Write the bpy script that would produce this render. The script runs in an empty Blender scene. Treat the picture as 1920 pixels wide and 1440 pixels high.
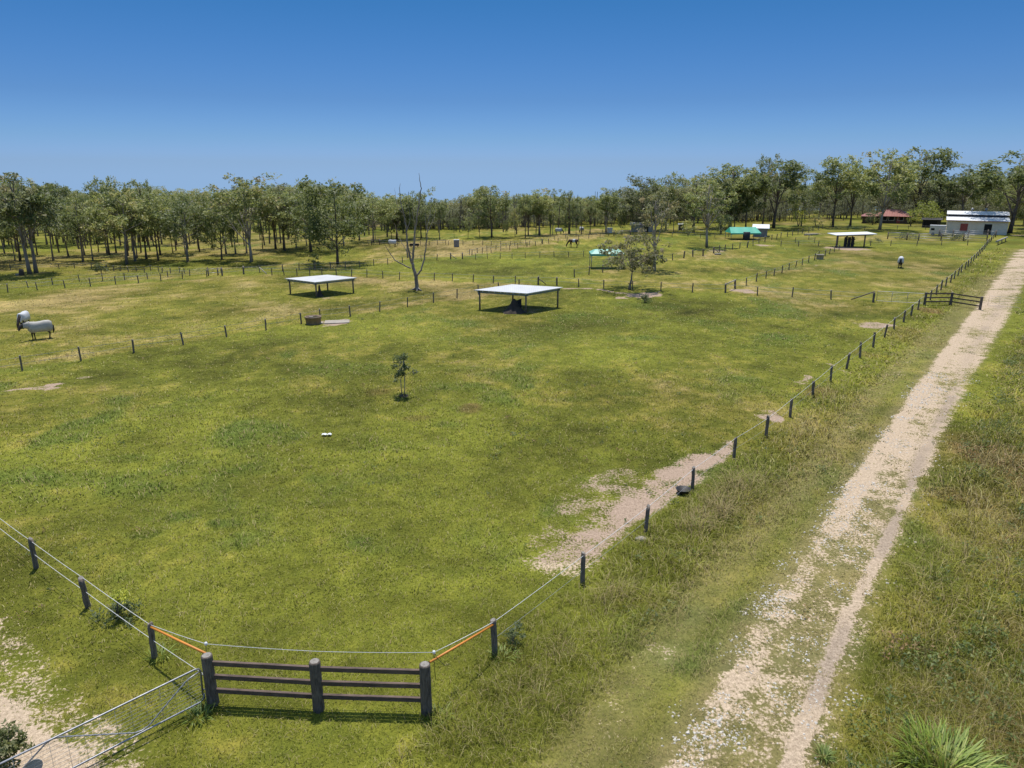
import bpy, math, random
import numpy as np
from mathutils import Vector, Matrix, Quaternion
from math import sin, cos, pi, radians, atan, tan

S = bpy.context.scene
COL = S.collection
random.seed(7)
RNG = np.random.default_rng(11)

# ------------------------------------------------------------------ camera
CAM_H, F_PX, W_PX, H_PX = 14.0, 1333.0, 1920, 1440
PITCH = atan(390.0 / F_PX)
cam_d = bpy.data.cameras.new("camera")
cam_d.sensor_width = 36.0
cam_d.lens = 36.0 * F_PX / W_PX
cam_d.clip_start = 0.2
cam_d.clip_end = 9000
cam = bpy.data.objects.new("camera", cam_d)
COL.objects.link(cam)
cam.location = (0, 0, CAM_H)
cam.rotation_euler = (pi / 2 - PITCH, 0, 0)
S.camera = cam


def ray(px, py):
    u, v = (px - W_PX / 2) / F_PX, (H_PX / 2 - py) / F_PX
    return Vector((u, cos(PITCH) + v * sin(PITCH), -sin(PITCH) + v * cos(PITCH)))


def at(px, py, z=0.0):
    """the ground point (or the point at height z) a place in the photo stands on"""
    d = ray(px, py)
    t = (z - CAM_H) / d.z
    return Vector((d.x * t, d.y * t, z))


def at_depth(px, py, y):
    d = ray(px, py)
    t = y / d.y
    return Vector((d.x * t, y, CAM_H + d.z * t))


def rise(px, pyb, pyt):
    """height of an upright thing from its foot and top in the photo"""
    b = at(px, pyb)
    return at_depth(px, pyt, b.y).z


def wpp(pyb):
    """metres per photo pixel at the depth of a foot"""
    b = at(W_PX / 2, pyb)
    return (b.y * cos(PITCH) + CAM_H * sin(PITCH)) / F_PX


# ------------------------------------------------------------------ mesh helpers
class MB:
    def __init__(self):
        self.v, self.f, self.m, self.sm = [], [], [], []

    def add(self, vs, fs, mi=0, smooth=False):
        b = len(self.v)
        self.v += [tuple(p) for p in vs]
        self.f += [tuple(i + b for i in f) for f in fs]
        self.m += [mi] * len(fs)
        self.sm += [smooth] * len(fs)

    def box(self, c, s, rz=0.0, mi=0, M=None):
        sx, sy, sz = s[0] / 2, s[1] / 2, s[2] / 2
        R = M if M is not None else Matrix.Rotation(rz, 3, 'Z')
        c = Vector(c)
        vs = [c + R @ Vector((x * sx, y * sy, z * sz)) for x in (-1, 1) for y in (-1, 1) for z in (-1, 1)]
        self.add(vs, [(0, 1, 3, 2), (4, 6, 7, 5), (0, 4, 5, 1), (2, 3, 7, 6), (0, 2, 6, 4), (1, 5, 7, 3)], mi)

    def beam(self, a, b, w, h, mi=0):
        """square bar from a to b"""
        a, b = Vector(a), Vector(b)
        d = (b - a)
        L = d.length
        d.normalize()
        up = Vector((0, 0, 1)) if abs(d.z) < 0.95 else Vector((0, 1, 0))
        s = d.cross(up).normalized()
        u = s.cross(d).normalized()
        M = Matrix((s, d, u)).transposed()
        self.box((a + b) / 2, (w, L, h), mi=mi, M=M)

    def tube(self, path, rad, n=8, mi=0, cap=True, smooth=True):
        path = [Vector(p) for p in path]
        if not hasattr(rad, '__len__'):
            rad = [rad] * len(path)
        vs, fs = [], []
        ref = Vector((0.31, 0.87, 0.2))
        for i, p in enumerate(path):
            d = (path[min(i + 1, len(path) - 1)] - path[max(i - 1, 0)])
            if d.length < 1e-9:
                d = Vector((0, 0, 1))
            d.normalize()
            s = d.cross(ref)
            if s.length < 1e-3:
                s = d.cross(Vector((1, 0, 0)))
            s.normalize()
            t = d.cross(s)
            for k in range(n):
                a = 2 * pi * k / n
                vs.append(p + (s * cos(a) + t * sin(a)) * rad[i])
        for i in range(len(path) - 1):
            for k in range(n):
                k2 = (k + 1) % n
                fs.append((i * n + k, i * n + k2, (i + 1) * n + k2, (i + 1) * n + k))
        self.add(vs, fs, mi, smooth)
        if cap:
            b = len(self.v) - len(vs)
            for ring in (list(range(n))[::-1], [(len(path) - 1) * n + k for k in range(n)]):
                self.f.append(tuple(b + k for k in ring))
                self.m.append(mi)
                self.sm.append(False)

    def lathe(self, prof, n=24, c=(0, 0, 0), mi=0, smooth=True):
        vs, fs = [], []
        for r, z in prof:
            for k in range(n):
                a = 2 * pi * k / n
                vs.append((c[0] + r * cos(a), c[1] + r * sin(a), c[2] + z))
        for i in range(len(prof) - 1):
            for k in range(n):
                k2 = (k + 1) % n
                fs.append((i * n + k, i * n + k2, (i + 1) * n + k2, (i + 1) * n + k))
        self.add(vs, fs, mi, smooth)

    def mesh(self, name, mats):
        me = bpy.data.meshes.new(name)
        me.from_pydata(self.v, [], self.f)
        for m in (mats if isinstance(mats, (list, tuple)) else [mats]):
            me.materials.append(m)
        me.polygons.foreach_set('material_index', self.m)
        me.polygons.foreach_set('use_smooth', self.sm)
        me.update()
        return me

    def build(self, name, mats, parent=None, loc=None):
        return obj(name, self.mesh(name, mats), parent, loc)


def obj(name, me, parent=None, loc=None):
    o = bpy.data.objects.new(name, me)
    COL.objects.link(o)
    if parent is not None:
        o.parent = parent
    if loc is not None:
        o.location = loc
    return o


def tag(o, label=None, cat=None, group=None, kind=None):
    if label:
        o['label'] = label
    if cat:
        o['category'] = cat
    if group:
        o['group'] = group
    if kind:
        o['kind'] = kind
    return o


def thing(name, label, cat, loc=(0, 0, 0), rz=0.0, group=None, scale=None):
    o = bpy.data.objects.new(name, None)
    COL.objects.link(o)
    o.location = loc
    o.rotation_euler = (0, 0, rz)
    o.empty_display_size = 0.2
    if scale is not None:
        o.scale = scale if hasattr(scale, '__len__') else (scale,) * 3
    return tag(o, label, cat, group)


# ------------------------------------------------------------------ materials
def mat(name):
    m = bpy.data.materials.new(name)
    m.use_nodes = True
    nt = m.node_tree
    nt.nodes.clear()
    out = nt.nodes.new('ShaderNodeOutputMaterial')
    b = nt.nodes.new('ShaderNodeBsdfPrincipled')
    nt.links.new(b.outputs[0], out.inputs[0])
    return m, nt, b, out


def mixrgb(nt, fac, a, b, mode='MIX'):
    n = nt.nodes.new('ShaderNodeMix')
    n.data_type = 'RGBA'
    n.blend_type = mode
    for s, v in ((n.inputs[0], fac), (n.inputs[6], a), (n.inputs[7], b)):
        if hasattr(v, 'links'):
            nt.links.new(v, s)
        elif hasattr(v, '__len__'):
            s.default_value = (*v, 1) if len(v) == 3 else v
        else:
            s.default_value = v
    return n.outputs[2]


def math_n(nt, op, a, b=None, c=None, clamp=False):
    n = nt.nodes.new('ShaderNodeMath')
    n.operation = op
    n.use_clamp = clamp
    for i, v in enumerate((a, b, c)):
        if v is None:
            continue
        if hasattr(v, 'links'):
            nt.links.new(v, n.inputs[i])
        else:
            n.inputs[i].default_value = v
    return n.outputs[0]


def noise_n(nt, scale, detail=3, rough=0.55, vec=None, stretch=None, coord='Object'):
    n = nt.nodes.new('ShaderNodeTexNoise')
    n.inputs['Scale'].default_value = scale
    n.inputs['Detail'].default_value = detail
    n.inputs['Roughness'].default_value = rough
    if vec is None:
        tc = nt.nodes.new('ShaderNodeTexCoord')
        vec = tc.outputs[coord]
    if stretch:
        mp = nt.nodes.new('ShaderNodeMapping')
        mp.inputs['Scale'].default_value = stretch
        nt.links.new(vec, mp.inputs[0])
        vec = mp.outputs[0]
    nt.links.new(vec, n.inputs['Vector'])
    return n.outputs['Fac']


def ramp(nt, fac, stops):
    n = nt.nodes.new('ShaderNodeValToRGB')
    el = n.color_ramp.elements
    while len(el) > 1:
        el.remove(el[-1])
    el[0].position = stops[0][0]
    el[0].color = (*stops[0][1], 1)
    for p, c in stops[1:]:
        e = el.new(p)
        e.color = (*c, 1)
    nt.links.new(fac, n.inputs[0])
    return n.outputs[0]


def bump(nt, b, h, strength=0.3, dist=0.02):
    n = nt.nodes.new('ShaderNodeBump')
    n.inputs['Strength'].default_value = strength
    n.inputs['Distance'].default_value = dist
    nt.links.new(h, n.inputs['Height'])
    nt.links.new(n.outputs[0], b.inputs['Normal'])


def simple(name, c0, c1=None, scale=6, rough=0.8, stretch=None, bmp=0.2, metal=0.0, detail=4):
    m, nt, b, out = mat(name)
    c1 = c1 or tuple(x * 0.7 for x in c0)
    n = noise_n(nt, scale, detail, 0.6, stretch=stretch)
    n2 = noise_n(nt, scale * 0.23, 2, 0.5)
    f = math_n(nt, 'ADD', math_n(nt, 'MULTIPLY', n, 0.65), math_n(nt, 'MULTIPLY', n2, 0.35))
    col = ramp(nt, f, [(0.32, c1), (0.68, c0)])
    nt.links.new(col, b.inputs['Base Color'])
    b.inputs['Roughness'].default_value = rough
    b.inputs['Metallic'].default_value = metal
    if bmp:
        bump(nt, b, n, bmp)
    return m


M = {}
M['post'] = simple('weathered_post_timber', (0.27, 0.22, 0.175), (0.055, 0.041, 0.032), 9, 0.9, (3, 3, 0.4), 0.6)
M['post_end'] = simple('grey_timber_end_grain', (0.36, 0.33, 0.29), (0.14, 0.12, 0.1), 22, 0.9)
M['rail'] = simple('dark_rail_timber', (0.19, 0.13, 0.1), (0.035, 0.023, 0.018), 7, 0.85, (0.5, 5, 5), 0.6)
M['rail_post'] = simple('dark_round_post_timber', (0.22, 0.175, 0.14), (0.03, 0.022, 0.018), 8, 0.85, (3, 3, 0.5), 0.6)
M['grey_rail'] = simple('silvered_timber', (0.3, 0.27, 0.23), (0.13, 0.11, 0.09), 6, 0.9, (1, 4, 4))
M['rope'] = simple('white_electric_rope', (0.8, 0.78, 0.74), (0.6, 0.58, 0.55), 30, 0.7, bmp=0)
M['wire'] = simple('galvanised_wire', (0.5, 0.5, 0.49), (0.33, 0.33, 0.33), 30, 0.5, bmp=0, metal=0.4)
M['steel'] = simple('galvanised_tube', (0.4, 0.4, 0.41), (0.22, 0.22, 0.24), 12, 0.5, bmp=0.05, metal=0.75)
M['orange'] = simple('orange_pipe_plastic', (0.72, 0.27, 0.035), (0.55, 0.2, 0.03), 5, 0.5, bmp=0)
M['white_ins'] = simple('white_insulator_plastic', (0.8, 0.8, 0.77), (0.68, 0.68, 0.65), 12, 0.4, bmp=0)
M['black'] = simple('black_rubber', (0.02, 0.02, 0.022), (0.01, 0.01, 0.011), 10, 0.6)
M['plastic_scrap'] = simple('white_plastic_film', (0.85, 0.85, 0.83), (0.65, 0.65, 0.62), 10, 0.4)
M['grey_plate'] = simple('dull_grey_plate', (0.3, 0.32, 0.33), (0.2, 0.22, 0.23), 8, 0.6)
M['concrete'] = simple('stained_concrete', (0.3, 0.21, 0.14), (0.14, 0.095, 0.065), 4, 0.9)
M['pale_concrete'] = simple('pale_concrete', (0.4, 0.35, 0.29), (0.27, 0.235, 0.19), 4, 0.9)
M['water'] = simple('green_water', (0.03, 0.045, 0.03), (0.02, 0.03, 0.02), 3, 0.08, bmp=0)
M['earth'] = simple('dark_mound_earth', (0.07, 0.052, 0.04), (0.025, 0.018, 0.014), 4, 0.95, bmp=0.8)
M['brown'] = simple('brown_painted_timber', (0.12, 0.08, 0.055), (0.07, 0.045, 0.03), 3, 0.8)
M['dark_wall'] = simple('dark_cladding', (0.05, 0.045, 0.045), (0.025, 0.022, 0.022), 3, 0.8)  # even near-black cladding tone
M['cream'] = simple('cream_sheet_wall', (0.74, 0.65, 0.53), (0.62, 0.54, 0.44), 1.2, 0.6, bmp=0)
M['greywall'] = simple('grey_shed_cladding', (0.3, 0.28, 0.27), (0.2, 0.185, 0.18), 1.4, 0.7, bmp=0)
M['red_door'] = simple('rusty_red_door', (0.36, 0.07, 0.055), (0.24, 0.04, 0.035), 3, 0.6)
M['opening'] = simple('painted_interior_shade', (0.012, 0.012, 0.012), (0.006, 0.006, 0.006), 3, 0.9, bmp=0)  # near-black colour stands for the shade inside openings
M['hide_dark'] = simple('dark_bay_hide', (0.045, 0.026, 0.018), (0.018, 0.011, 0.009), 5, 0.6, bmp=0)
M['hide_brown'] = simple('brown_hide', (0.09, 0.04, 0.02), (0.04, 0.018, 0.01), 5, 0.6, bmp=0)
M['rug'] = simple('pale_horse_rug', (0.5, 0.47, 0.42), (0.36, 0.33, 0.29), 5, 0.75, bmp=0.25)
M['rug_white'] = simple('white_horse_rug', (0.6, 0.6, 0.6), (0.45, 0.46, 0.48), 4, 0.7, bmp=0.25)
M['rock'] = simple('pale_gravel_stone', (0.66, 0.61, 0.53), (0.45, 0.4, 0.34), 16, 0.9)
M['log'] = simple('bleached_log', (0.42, 0.39, 0.34), (0.25, 0.22, 0.19), 4, 0.9)


def corrugated(name, c0, c1, freq, axis=0, rough=0.5):
    m, nt, b, out = mat(name)
    tc = nt.nodes.new('ShaderNodeTexCoord')
    sep = nt.nodes.new('ShaderNodeSeparateXYZ')
    nt.links.new(tc.outputs['Object'], sep.inputs[0])
    w = math_n(nt, 'SINE', math_n(nt, 'MULTIPLY', sep.outputs[axis], freq))
    n = noise_n(nt, 0.8, 4)
    f = math_n(nt, 'ADD', math_n(nt, 'MULTIPLY', n, 0.8), math_n(nt, 'MULTIPLY', w, 0.06))
    nt.links.new(ramp(nt, f, [(0.2, c1), (0.65, c0)]), b.inputs['Base Color'])
    b.inputs['Roughness'].default_value = rough
    bump(nt, b, w, 0.5, 0.02)
    return m


M['white_roof'] = corrugated('white_sheet_roof', (0.66, 0.65, 0.64), (0.5, 0.49, 0.48), 28)
M['shed_roof'] = corrugated('silver_sheet_roof', (0.8, 0.8, 0.8), (0.64, 0.64, 0.65), 18)
M['red_roof'] = corrugated('red_tile_roof', (0.34, 0.125, 0.095), (0.22, 0.075, 0.06), 9)
M['green_roof'] = corrugated('green_canopy_cloth', (0.06, 0.42, 0.29), (0.035, 0.3, 0.2), 3)
M['pale_green'] = corrugated('pale_green_cloth', (0.36, 0.56, 0.46), (0.15, 0.44, 0.33), 3)  # paler cloth for the canopy top, darker green round the eave
M['teal'] = simple('teal_fascia_paint', (0.2, 0.25, 0.24), (0.14, 0.17, 0.165), 4, 0.6, bmp=0)


def lift_normal(nt, b, keep, up):
    """bends shading normals upward so leaves and blades look brighter under the sun"""
    ge = nt.nodes.new('ShaderNodeNewGeometry')
    vm = nt.nodes.new('ShaderNodeVectorMath')
    vm.operation = 'MULTIPLY_ADD'
    vm.inputs[1].default_value = (keep, keep, keep)
    vm.inputs[2].default_value = (0, 0, up)
    nt.links.new(ge.outputs['Normal'], vm.inputs[0])
    nz = nt.nodes.new('ShaderNodeVectorMath')
    nz.operation = 'NORMALIZE'
    nt.links.new(vm.outputs[0], nz.inputs[0])
    nt.links.new(nz.outputs[0], b.inputs['Normal'])


def leaf_mat(name, stops, trans=0.46, rnd=0.36):
    m, nt, b, out = mat(name)
    at_ = nt.nodes.new('ShaderNodeAttribute')
    at_.attribute_name = 'tint'
    oi = nt.nodes.new('ShaderNodeObjectInfo')
    f = math_n(nt, 'ADD', at_.outputs['Fac'], math_n(nt, 'MULTIPLY', math_n(nt, 'SUBTRACT', oi.outputs['Random'], 0.5), rnd), clamp=True)
    col = ramp(nt, f, stops)
    # every tree of a kind a little lighter or darker
    vr = math_n(nt, 'FRACT', math_n(nt, 'MULTIPLY', oi.outputs['Random'], 7.13))
    col = mixrgb(nt, 1.0, col, ramp(nt, vr, [(0.0, (.62, .66, .66)), (1.0, (1.22, 1.18, 1.1))]), 'MULTIPLY')
    nt.links.new(col, b.inputs['Base Color'])
    b.inputs['Roughness'].default_value = 0.55
    lift_normal(nt, b, .7, .75)
    tr = nt.nodes.new('ShaderNodeBsdfTranslucent')
    nt.links.new(mixrgb(nt, 0.4, col, (0.3, 0.33, 0.06)), tr.inputs[0])
    mx = nt.nodes.new('ShaderNodeMixShader')
    mx.inputs[0].default_value = trans
    nt.links.new(b.outputs[0], mx.inputs[1])
    nt.links.new(tr.outputs[0], mx.inputs[2])
    nt.links.new(mx.outputs[0], out.inputs[0])
    return m


M['leaf'] = leaf_mat('eucalypt_leaf', [(0.0, (0.097, 0.128, 0.052)), (0.35, (0.188, 0.226, 0.075)), (0.6, (0.291, 0.325, 0.098)), (0.85, (0.399, 0.393, 0.114)), (1.0, (0.479, 0.353, 0.148))])
M['leaf_grey'] = leaf_mat('grey_green_leaf', [(0.0, (0.103, 0.120, 0.071)), (0.5, (0.199, 0.217, 0.108)), (0.85, (0.308, 0.291, 0.137)), (1.0, (0.376, 0.274, 0.148))])
M['leaf_spread'] = leaf_mat('dull_olive_leaf', [(0.0, (0.06, 0.07, 0.035)), (0.5, (0.125, 0.13, 0.055)), (0.85, (0.2, 0.16, 0.085)), (1.0, (0.3, 0.2, 0.14))])
M['leaf_dark'] = leaf_mat('dark_gum_leaf', [(0.0, (0.055, 0.078, 0.03)), (0.4, (0.11, 0.14, 0.045)), (0.7, (0.19, 0.225, 0.06)), (1.0, (0.28, 0.3, 0.08))])
M['leaf_lime'] = leaf_mat('lime_leaf', [(0.0, (0.3, 0.34, 0.03)), (0.6, (0.55, 0.58, 0.05)), (1.0, (0.72, 0.68, 0.08))])
M['leaf_deep'] = leaf_mat('deep_green_leaf', [(0.0, (0.045, 0.068, 0.027)), (0.6, (0.090, 0.128, 0.045)), (1.0, (0.165, 0.195, 0.068))])
M['leaf_bush'] = leaf_mat('shrub_leaf', [(0.0, (0.05, 0.07, 0.02)), (0.6, (0.12, 0.14, 0.035)), (1.0, (0.24, 0.24, 0.09))])
M['weed'] = leaf_mat('verge_weed_leaf', [(0.0, (0.06, 0.1, 0.02)), (0.35, (0.14, 0.19, 0.03)), (0.6, (0.24, 0.27, 0.05)), (0.72, (0.24, 0.14, 0.05)), (1.0, (0.36, 0.2, 0.08))], 0.4, 0)
M['strap'] = leaf_mat('strap_leaf', [(0.0, (0.09, 0.16, 0.012)), (0.6, (0.22, 0.31, 0.03)), (1.0, (0.48, 0.5, 0.16))], 0.3, 0.0)
M['leaf_thicket'] = leaf_mat('thicket_leaf', [(0.0, (0.091, 0.091, 0.065)), (0.5, (0.156, 0.163, 0.091)), (1.0, (0.260, 0.247, 0.104))])
M['bark'] = simple('dark_ridged_bark', (0.2, 0.155, 0.13), (0.06, 0.045, 0.038), 3, 0.95, (4, 4, 0.5), 0.6)
M['bark_pale'] = simple('pale_smooth_bark', (0.46, 0.4, 0.34), (0.2, 0.165, 0.14), 1.6, 0.85, (2, 2, 0.5), 0.3)
M['bark_mid'] = simple('grey_brown_bark', (0.34, 0.285, 0.24), (0.14, 0.11, 0.09), 2.5, 0.9, (3, 3, 0.5), 0.5)
M['bark_dead'] = simple('dead_grey_wood', (0.38, 0.31, 0.255), (0.12, 0.092, 0.074), 1.4, 0.95, (2, 2, 0.6), 0.4)


# ------------------------------------------------------------------ noise + fields over the ground
def hsh(ix, iy, seed):
    h = (ix.astype(np.int64) * 374761393 + iy.astype(np.int64) * 668265263 + seed * 144665) & 0xFFFFFFFF
    h = ((h ^ (h >> 13)) * 1274126177) & 0xFFFFFFFF
    h = (h ^ (h >> 16)) & 0xFFFFFFFF
    return (h & 0xFFFFFF) / float(0xFFFFFF)


def vn(x, y, seed):
    ix, iy = np.floor(x), np.floor(y)
    fx, fy = x - ix, y - iy
    fx, fy = fx * fx * (3 - 2 * fx), fy * fy * (3 - 2 * fy)
    a, b = hsh(ix, iy, seed), hsh(ix + 1, iy, seed)
    c, d = hsh(ix, iy + 1, seed), hsh(ix + 1, iy + 1, seed)
    return (a * (1 - fx) + b * fx) * (1 - fy) + (c * (1 - fx) + d * fx) * fy


def fbm(x, y, wl, seed, oct_=4):
    x, y = x / wl, y / wl
    s, a, t = 0, 1.0, 0
    for o in range(oct_):
        s = s + a * vn(x * 2 ** o + 17.3 * o, y * 2 ** o - 9.1 * o, seed + o)
        t += a
        a *= 0.55
    return s / t


def sstep(a, b, x):
    t = np.clip((x - a) / (b - a), 0, 1)
    return t * t * (3 - 2 * t)


def world_poly(pts):
    return [(p.x, p.y) for p in (at(*q) for q in pts)]


def inside(x, y, poly):
    r = np.zeros(x.shape, bool)
    n = len(poly)
    for i in range(n):
        x0, y0 = poly[i]
        x1, y1 = poly[(i + 1) % n]
        if y0 == y1:
            continue
        c = ((y0 > y) != (y1 > y)) & (x < (x1 - x0) * (y - y0) / (y1 - y0) + x0)
        r ^= c
    return r


def dist_line(x, y, pts):
    """distance to a polyline and the signed side offset"""
    best = np.full(x.shape, 1e9)
    for (x0, y0), (x1, y1) in zip(pts, pts[1:]):
        dx, dy = x1 - x0, y1 - y0
        t = np.clip(((x - x0) * dx + (y - y0) * dy) / (dx * dx + dy * dy), 0, 1)
        best = np.minimum(best, np.hypot(x - x0 - t * dx, y - y0 - t * dy))
    return best


def dist_poly(x, y, poly):
    """signed distance, positive inside"""
    d = dist_line(x, y, poly + [poly[0]])
    return np.where(inside(x, y, poly), d, -d)


POLY = {k: world_poly(v) for k, v in {
    'midleft': [(-400, 760), (0, 692), (250, 655), (500, 618), (860, 558), (1010, 533), (880, 531), (690, 521), (460, 517), (200, 535), (0, 551), (-400, 575)],
    'farleft': [(-600, 560), (0, 545), (460, 511), (600, 503), (690, 497), (690, 452), (300, 470), (-600, 470)],
    'strip': [(600, 503), (690, 496), (870, 479), (1000, 462), (1135, 440), (1135, 429), (900, 449), (680, 457)],
    'lush_pad': [(460, 513), (700, 499), (870, 482), (960, 474), (1140, 446), (1400, 440), (1280, 485), (1100, 517), (1030, 531), (700, 521)],
    'right_pad': [(1040, 536), (1120, 512), (1420, 457), (1550, 436), (1862, 447), (1735, 569), (1560, 561), (1300, 548)],
    'verge': [(930, 1226), (1092, 1095), (1298, 921), (1436, 820), (1587, 692), (1708, 592), (1862, 447), (1905, 460), (1830, 560), (1700, 700), (1560, 880), (1400, 1040), (1190, 1260), (1010, 1440), (700, 1440), (800, 1330)],
    'right_verge': [(1560, 1500), (1640, 1230), (1740, 1000), (1810, 840), (1880, 690), (1925, 590), (1960, 480), (2600, 480), (3200, 1500)],
    'bare_main': [(1372, 828), (1335, 850), (1288, 848), (1262, 874), (1228, 884), (1196, 912), (1150, 950), (1130, 985), (1180, 990), (1222, 962), (1262, 932), (1304, 908), (1336, 880), (1366, 852)],
    'bare_low': [(1112, 968), (1196, 962), (1192, 1000), (1150, 1035), (1112, 1066), (1070, 1082), (1020, 1080), (975, 1060), (968, 1046), (1010, 1032), (1056, 1006)],
    'thin': [(1110, 880), (1230, 870), (1200, 960), (1090, 1020), (990, 1050), (930, 1070), (990, 990), (1040, 930)],
    'sandtrack': [(-120, 1255), (-40, 1290), (0, 1306), (40, 1336), (85, 1385), (150, 1440), (210, 1520), (90, 1560), (0, 1480), (-120, 1420)],
}.items()}
LINE = {k: world_poly(v) for k, v in {
    'road': [(1400, 1560), (1440, 1440), (1530, 1200), (1610, 1020), (1668, 900), (1732, 780), (1785, 700), (1843, 620), (1882, 560), (1915, 500), (1940, 465), (1975, 440)],
    'rut_r': [(1450, 1540), (1488, 1420), (1540, 1285), (1590, 1155), (1650, 1040), (1700, 930), (1726, 860), (1772, 770), (1822, 660), (1858, 600), (1890, 550), (1925, 495)],
    'rut_l': [(1230, 1540), (1290, 1440), (1395, 1260), (1470, 1130), (1565, 990), (1640, 870), (1705, 770), (1765, 680), (1815, 610), (1853, 560), (1888, 505), (1915, 468)],
    'worn': [(1010, 1520), (1110, 1400), (1250, 1200), (1400, 1020), (1530, 875), (1640, 740), (1738, 640), (1800, 580), (1850, 520)],
    'spur': [(1890, 441), (1925, 441), (1960, 446)],
    'sandside': [(-30, 1180), (25, 1240), (70, 1300), (110, 1340), (180, 1392), (240, 1420)],
    'padpath': [(1058, 541), (1120, 543), (1180, 548), (1240, 551)],
    'cow_path': [(1390, 548), (1420, 542), (1450, 530)],
}.items()}
# (px, py, half width px, half height px, strength) bare soil ovals
SOIL = [(at(a, b), c * wpp(b), d * (at(a, b - 1).y - at(a, b + 1).y) / 2, e) for a, b, c, d, e in [
    (80, 729, 34, 7, 1), (20, 738, 36, 4, .8), (150, 710, 22, 5, .5), (637, 604, 20, 5, .9), (615, 607, 22, 4, .7),
    (1432, 776, 26, 10, .8), (1505, 715, 26, 6, .7), (1560, 690, 16, 7, .5), (1640, 610, 42, 7, .8), (1600, 617, 40, 5, .4),
    (1208, 553, 42, 5, 1), (1170, 559, 18, 4, .8), (1400, 546, 26, 5, .9), (1588, 466, 44, 4, .9), (1500, 496, 12, 2, .4),
    (1430, 460, 16, 3, .8), (1320, 480, 26, 2, .5), (1345, 470, 22, 3, .6), (1090, 900, 22, 7, .5), (1180, 1000, 18, 9, .6),
    (190, 1395, 30, 14, .75), (105, 1328, 18, 9, .8), (75, 1347, 14, 6, .7), (1530, 497, 22, 3, .5), (972, 582, 60, 8, .55), (600, 557, 40, 4, .5),
    (20, 1170, 24, 20, .35), (60, 1260, 40, 26, .35), (1525, 437, 40, 3, .5), (420, 1120, 30, 8, .3), (900, 452, 130, 4, .35), (780, 478, 90, 4, .35)]]
# dark lush or brown patches: px, py, half width, half height, strength
LUSH = [(at(a, b), c * wpp(b), d * (at(a, b - 1).y - at(a, b + 1).y) / 2, e) for a, b, c, d, e in [
    (345, 965, 40, 14, .75), (420, 985, 36, 12, .8), (265, 1000, 40, 10, .7), (240, 850, 46, 10, .6), (60, 925, 50, 14, .4), (640, 690, 90, 14, .6),
    (990, 830, 44, 8, .6), (870, 690, 60, 9, .5), (1100, 600, 70, 16, .7), (1010, 625, 90, 18, .5), (1220, 570, 60, 8, .7), (1205, 562, 18, 6, .9),
    (900, 640, 60, 10, .5), (610, 950, 44, 9, .55), (1085, 745, 40, 7, .5), (1470, 645, 44, 7, .5), (1190, 742, 30, 5, .6), (980, 797, 22, 6, .7),
    (700, 830, 90, 16, .35), (330, 760, 70, 10, .4), (180, 800, 60, 9, .4), (700, 900, 80, 14, .35), (480, 1030, 60, 14, .35), (860, 1060, 60, 16, .3),
    (60, 690, 70, 8, .4), (530, 640, 60, 6, .3), (1560, 590, 80, 7, .3), (750, 745, 24, 6, .6), (1280, 600, 50, 6, .4)]]
BROWN = [(at(a, b), c * wpp(b), d * (at(a, b - 1).y - at(a, b + 1).y) / 2, e) for a, b, c, d, e in [
    (1900, 880, 70, 70, .8), (1860, 960, 40, 40, .6), (1910, 1190, 40, 50, .7), (880, 763, 24, 9, .8), (1550, 740, 26, 8, .7), (1745, 580, 22, 8, .9),
    (1620, 660, 24, 9, .4), (790, 780, 30, 5, .4), (700, 735, 26, 6, .4), (1690, 620, 30, 10, .4), (1720, 640, 40, 14, .3), (1800, 1330, 60, 30, .3)]]


def ovals(x, y, lst):
    r = np.zeros(x.shape)
    for p, a, b, e in lst:
        q = ((x - p.x) / a) ** 2 + ((y - p.y) / max(b, a * 0.25)) ** 2
        r = np.maximum(r, e * (1 - sstep(0.35, 1.5, q)))
    return r


G_LUSH = np.array((0.06, 0.088, 0.016))
G_MID = np.array((0.146, 0.154, 0.02))
G_OLIVE = np.array((0.182, 0.164, 0.028))
G_DRY = np.array((0.265, 0.2, 0.074))
G_STRAW = np.array((0.36, 0.29, 0.135))
G_TRACK = np.array((0.235, 0.19, 0.085))
G_BROWN = np.array((0.15, 0.085, 0.04))
S_PINK = np.array((0.36, 0.262, 0.19))
S_SAND = np.array((0.46, 0.352, 0.242))
S_RUT = np.array((0.33, 0.255, 0.185))


def mix3(a, b, t):
    return a * (1 - t[:, None]) + b * t[:, None]


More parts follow.
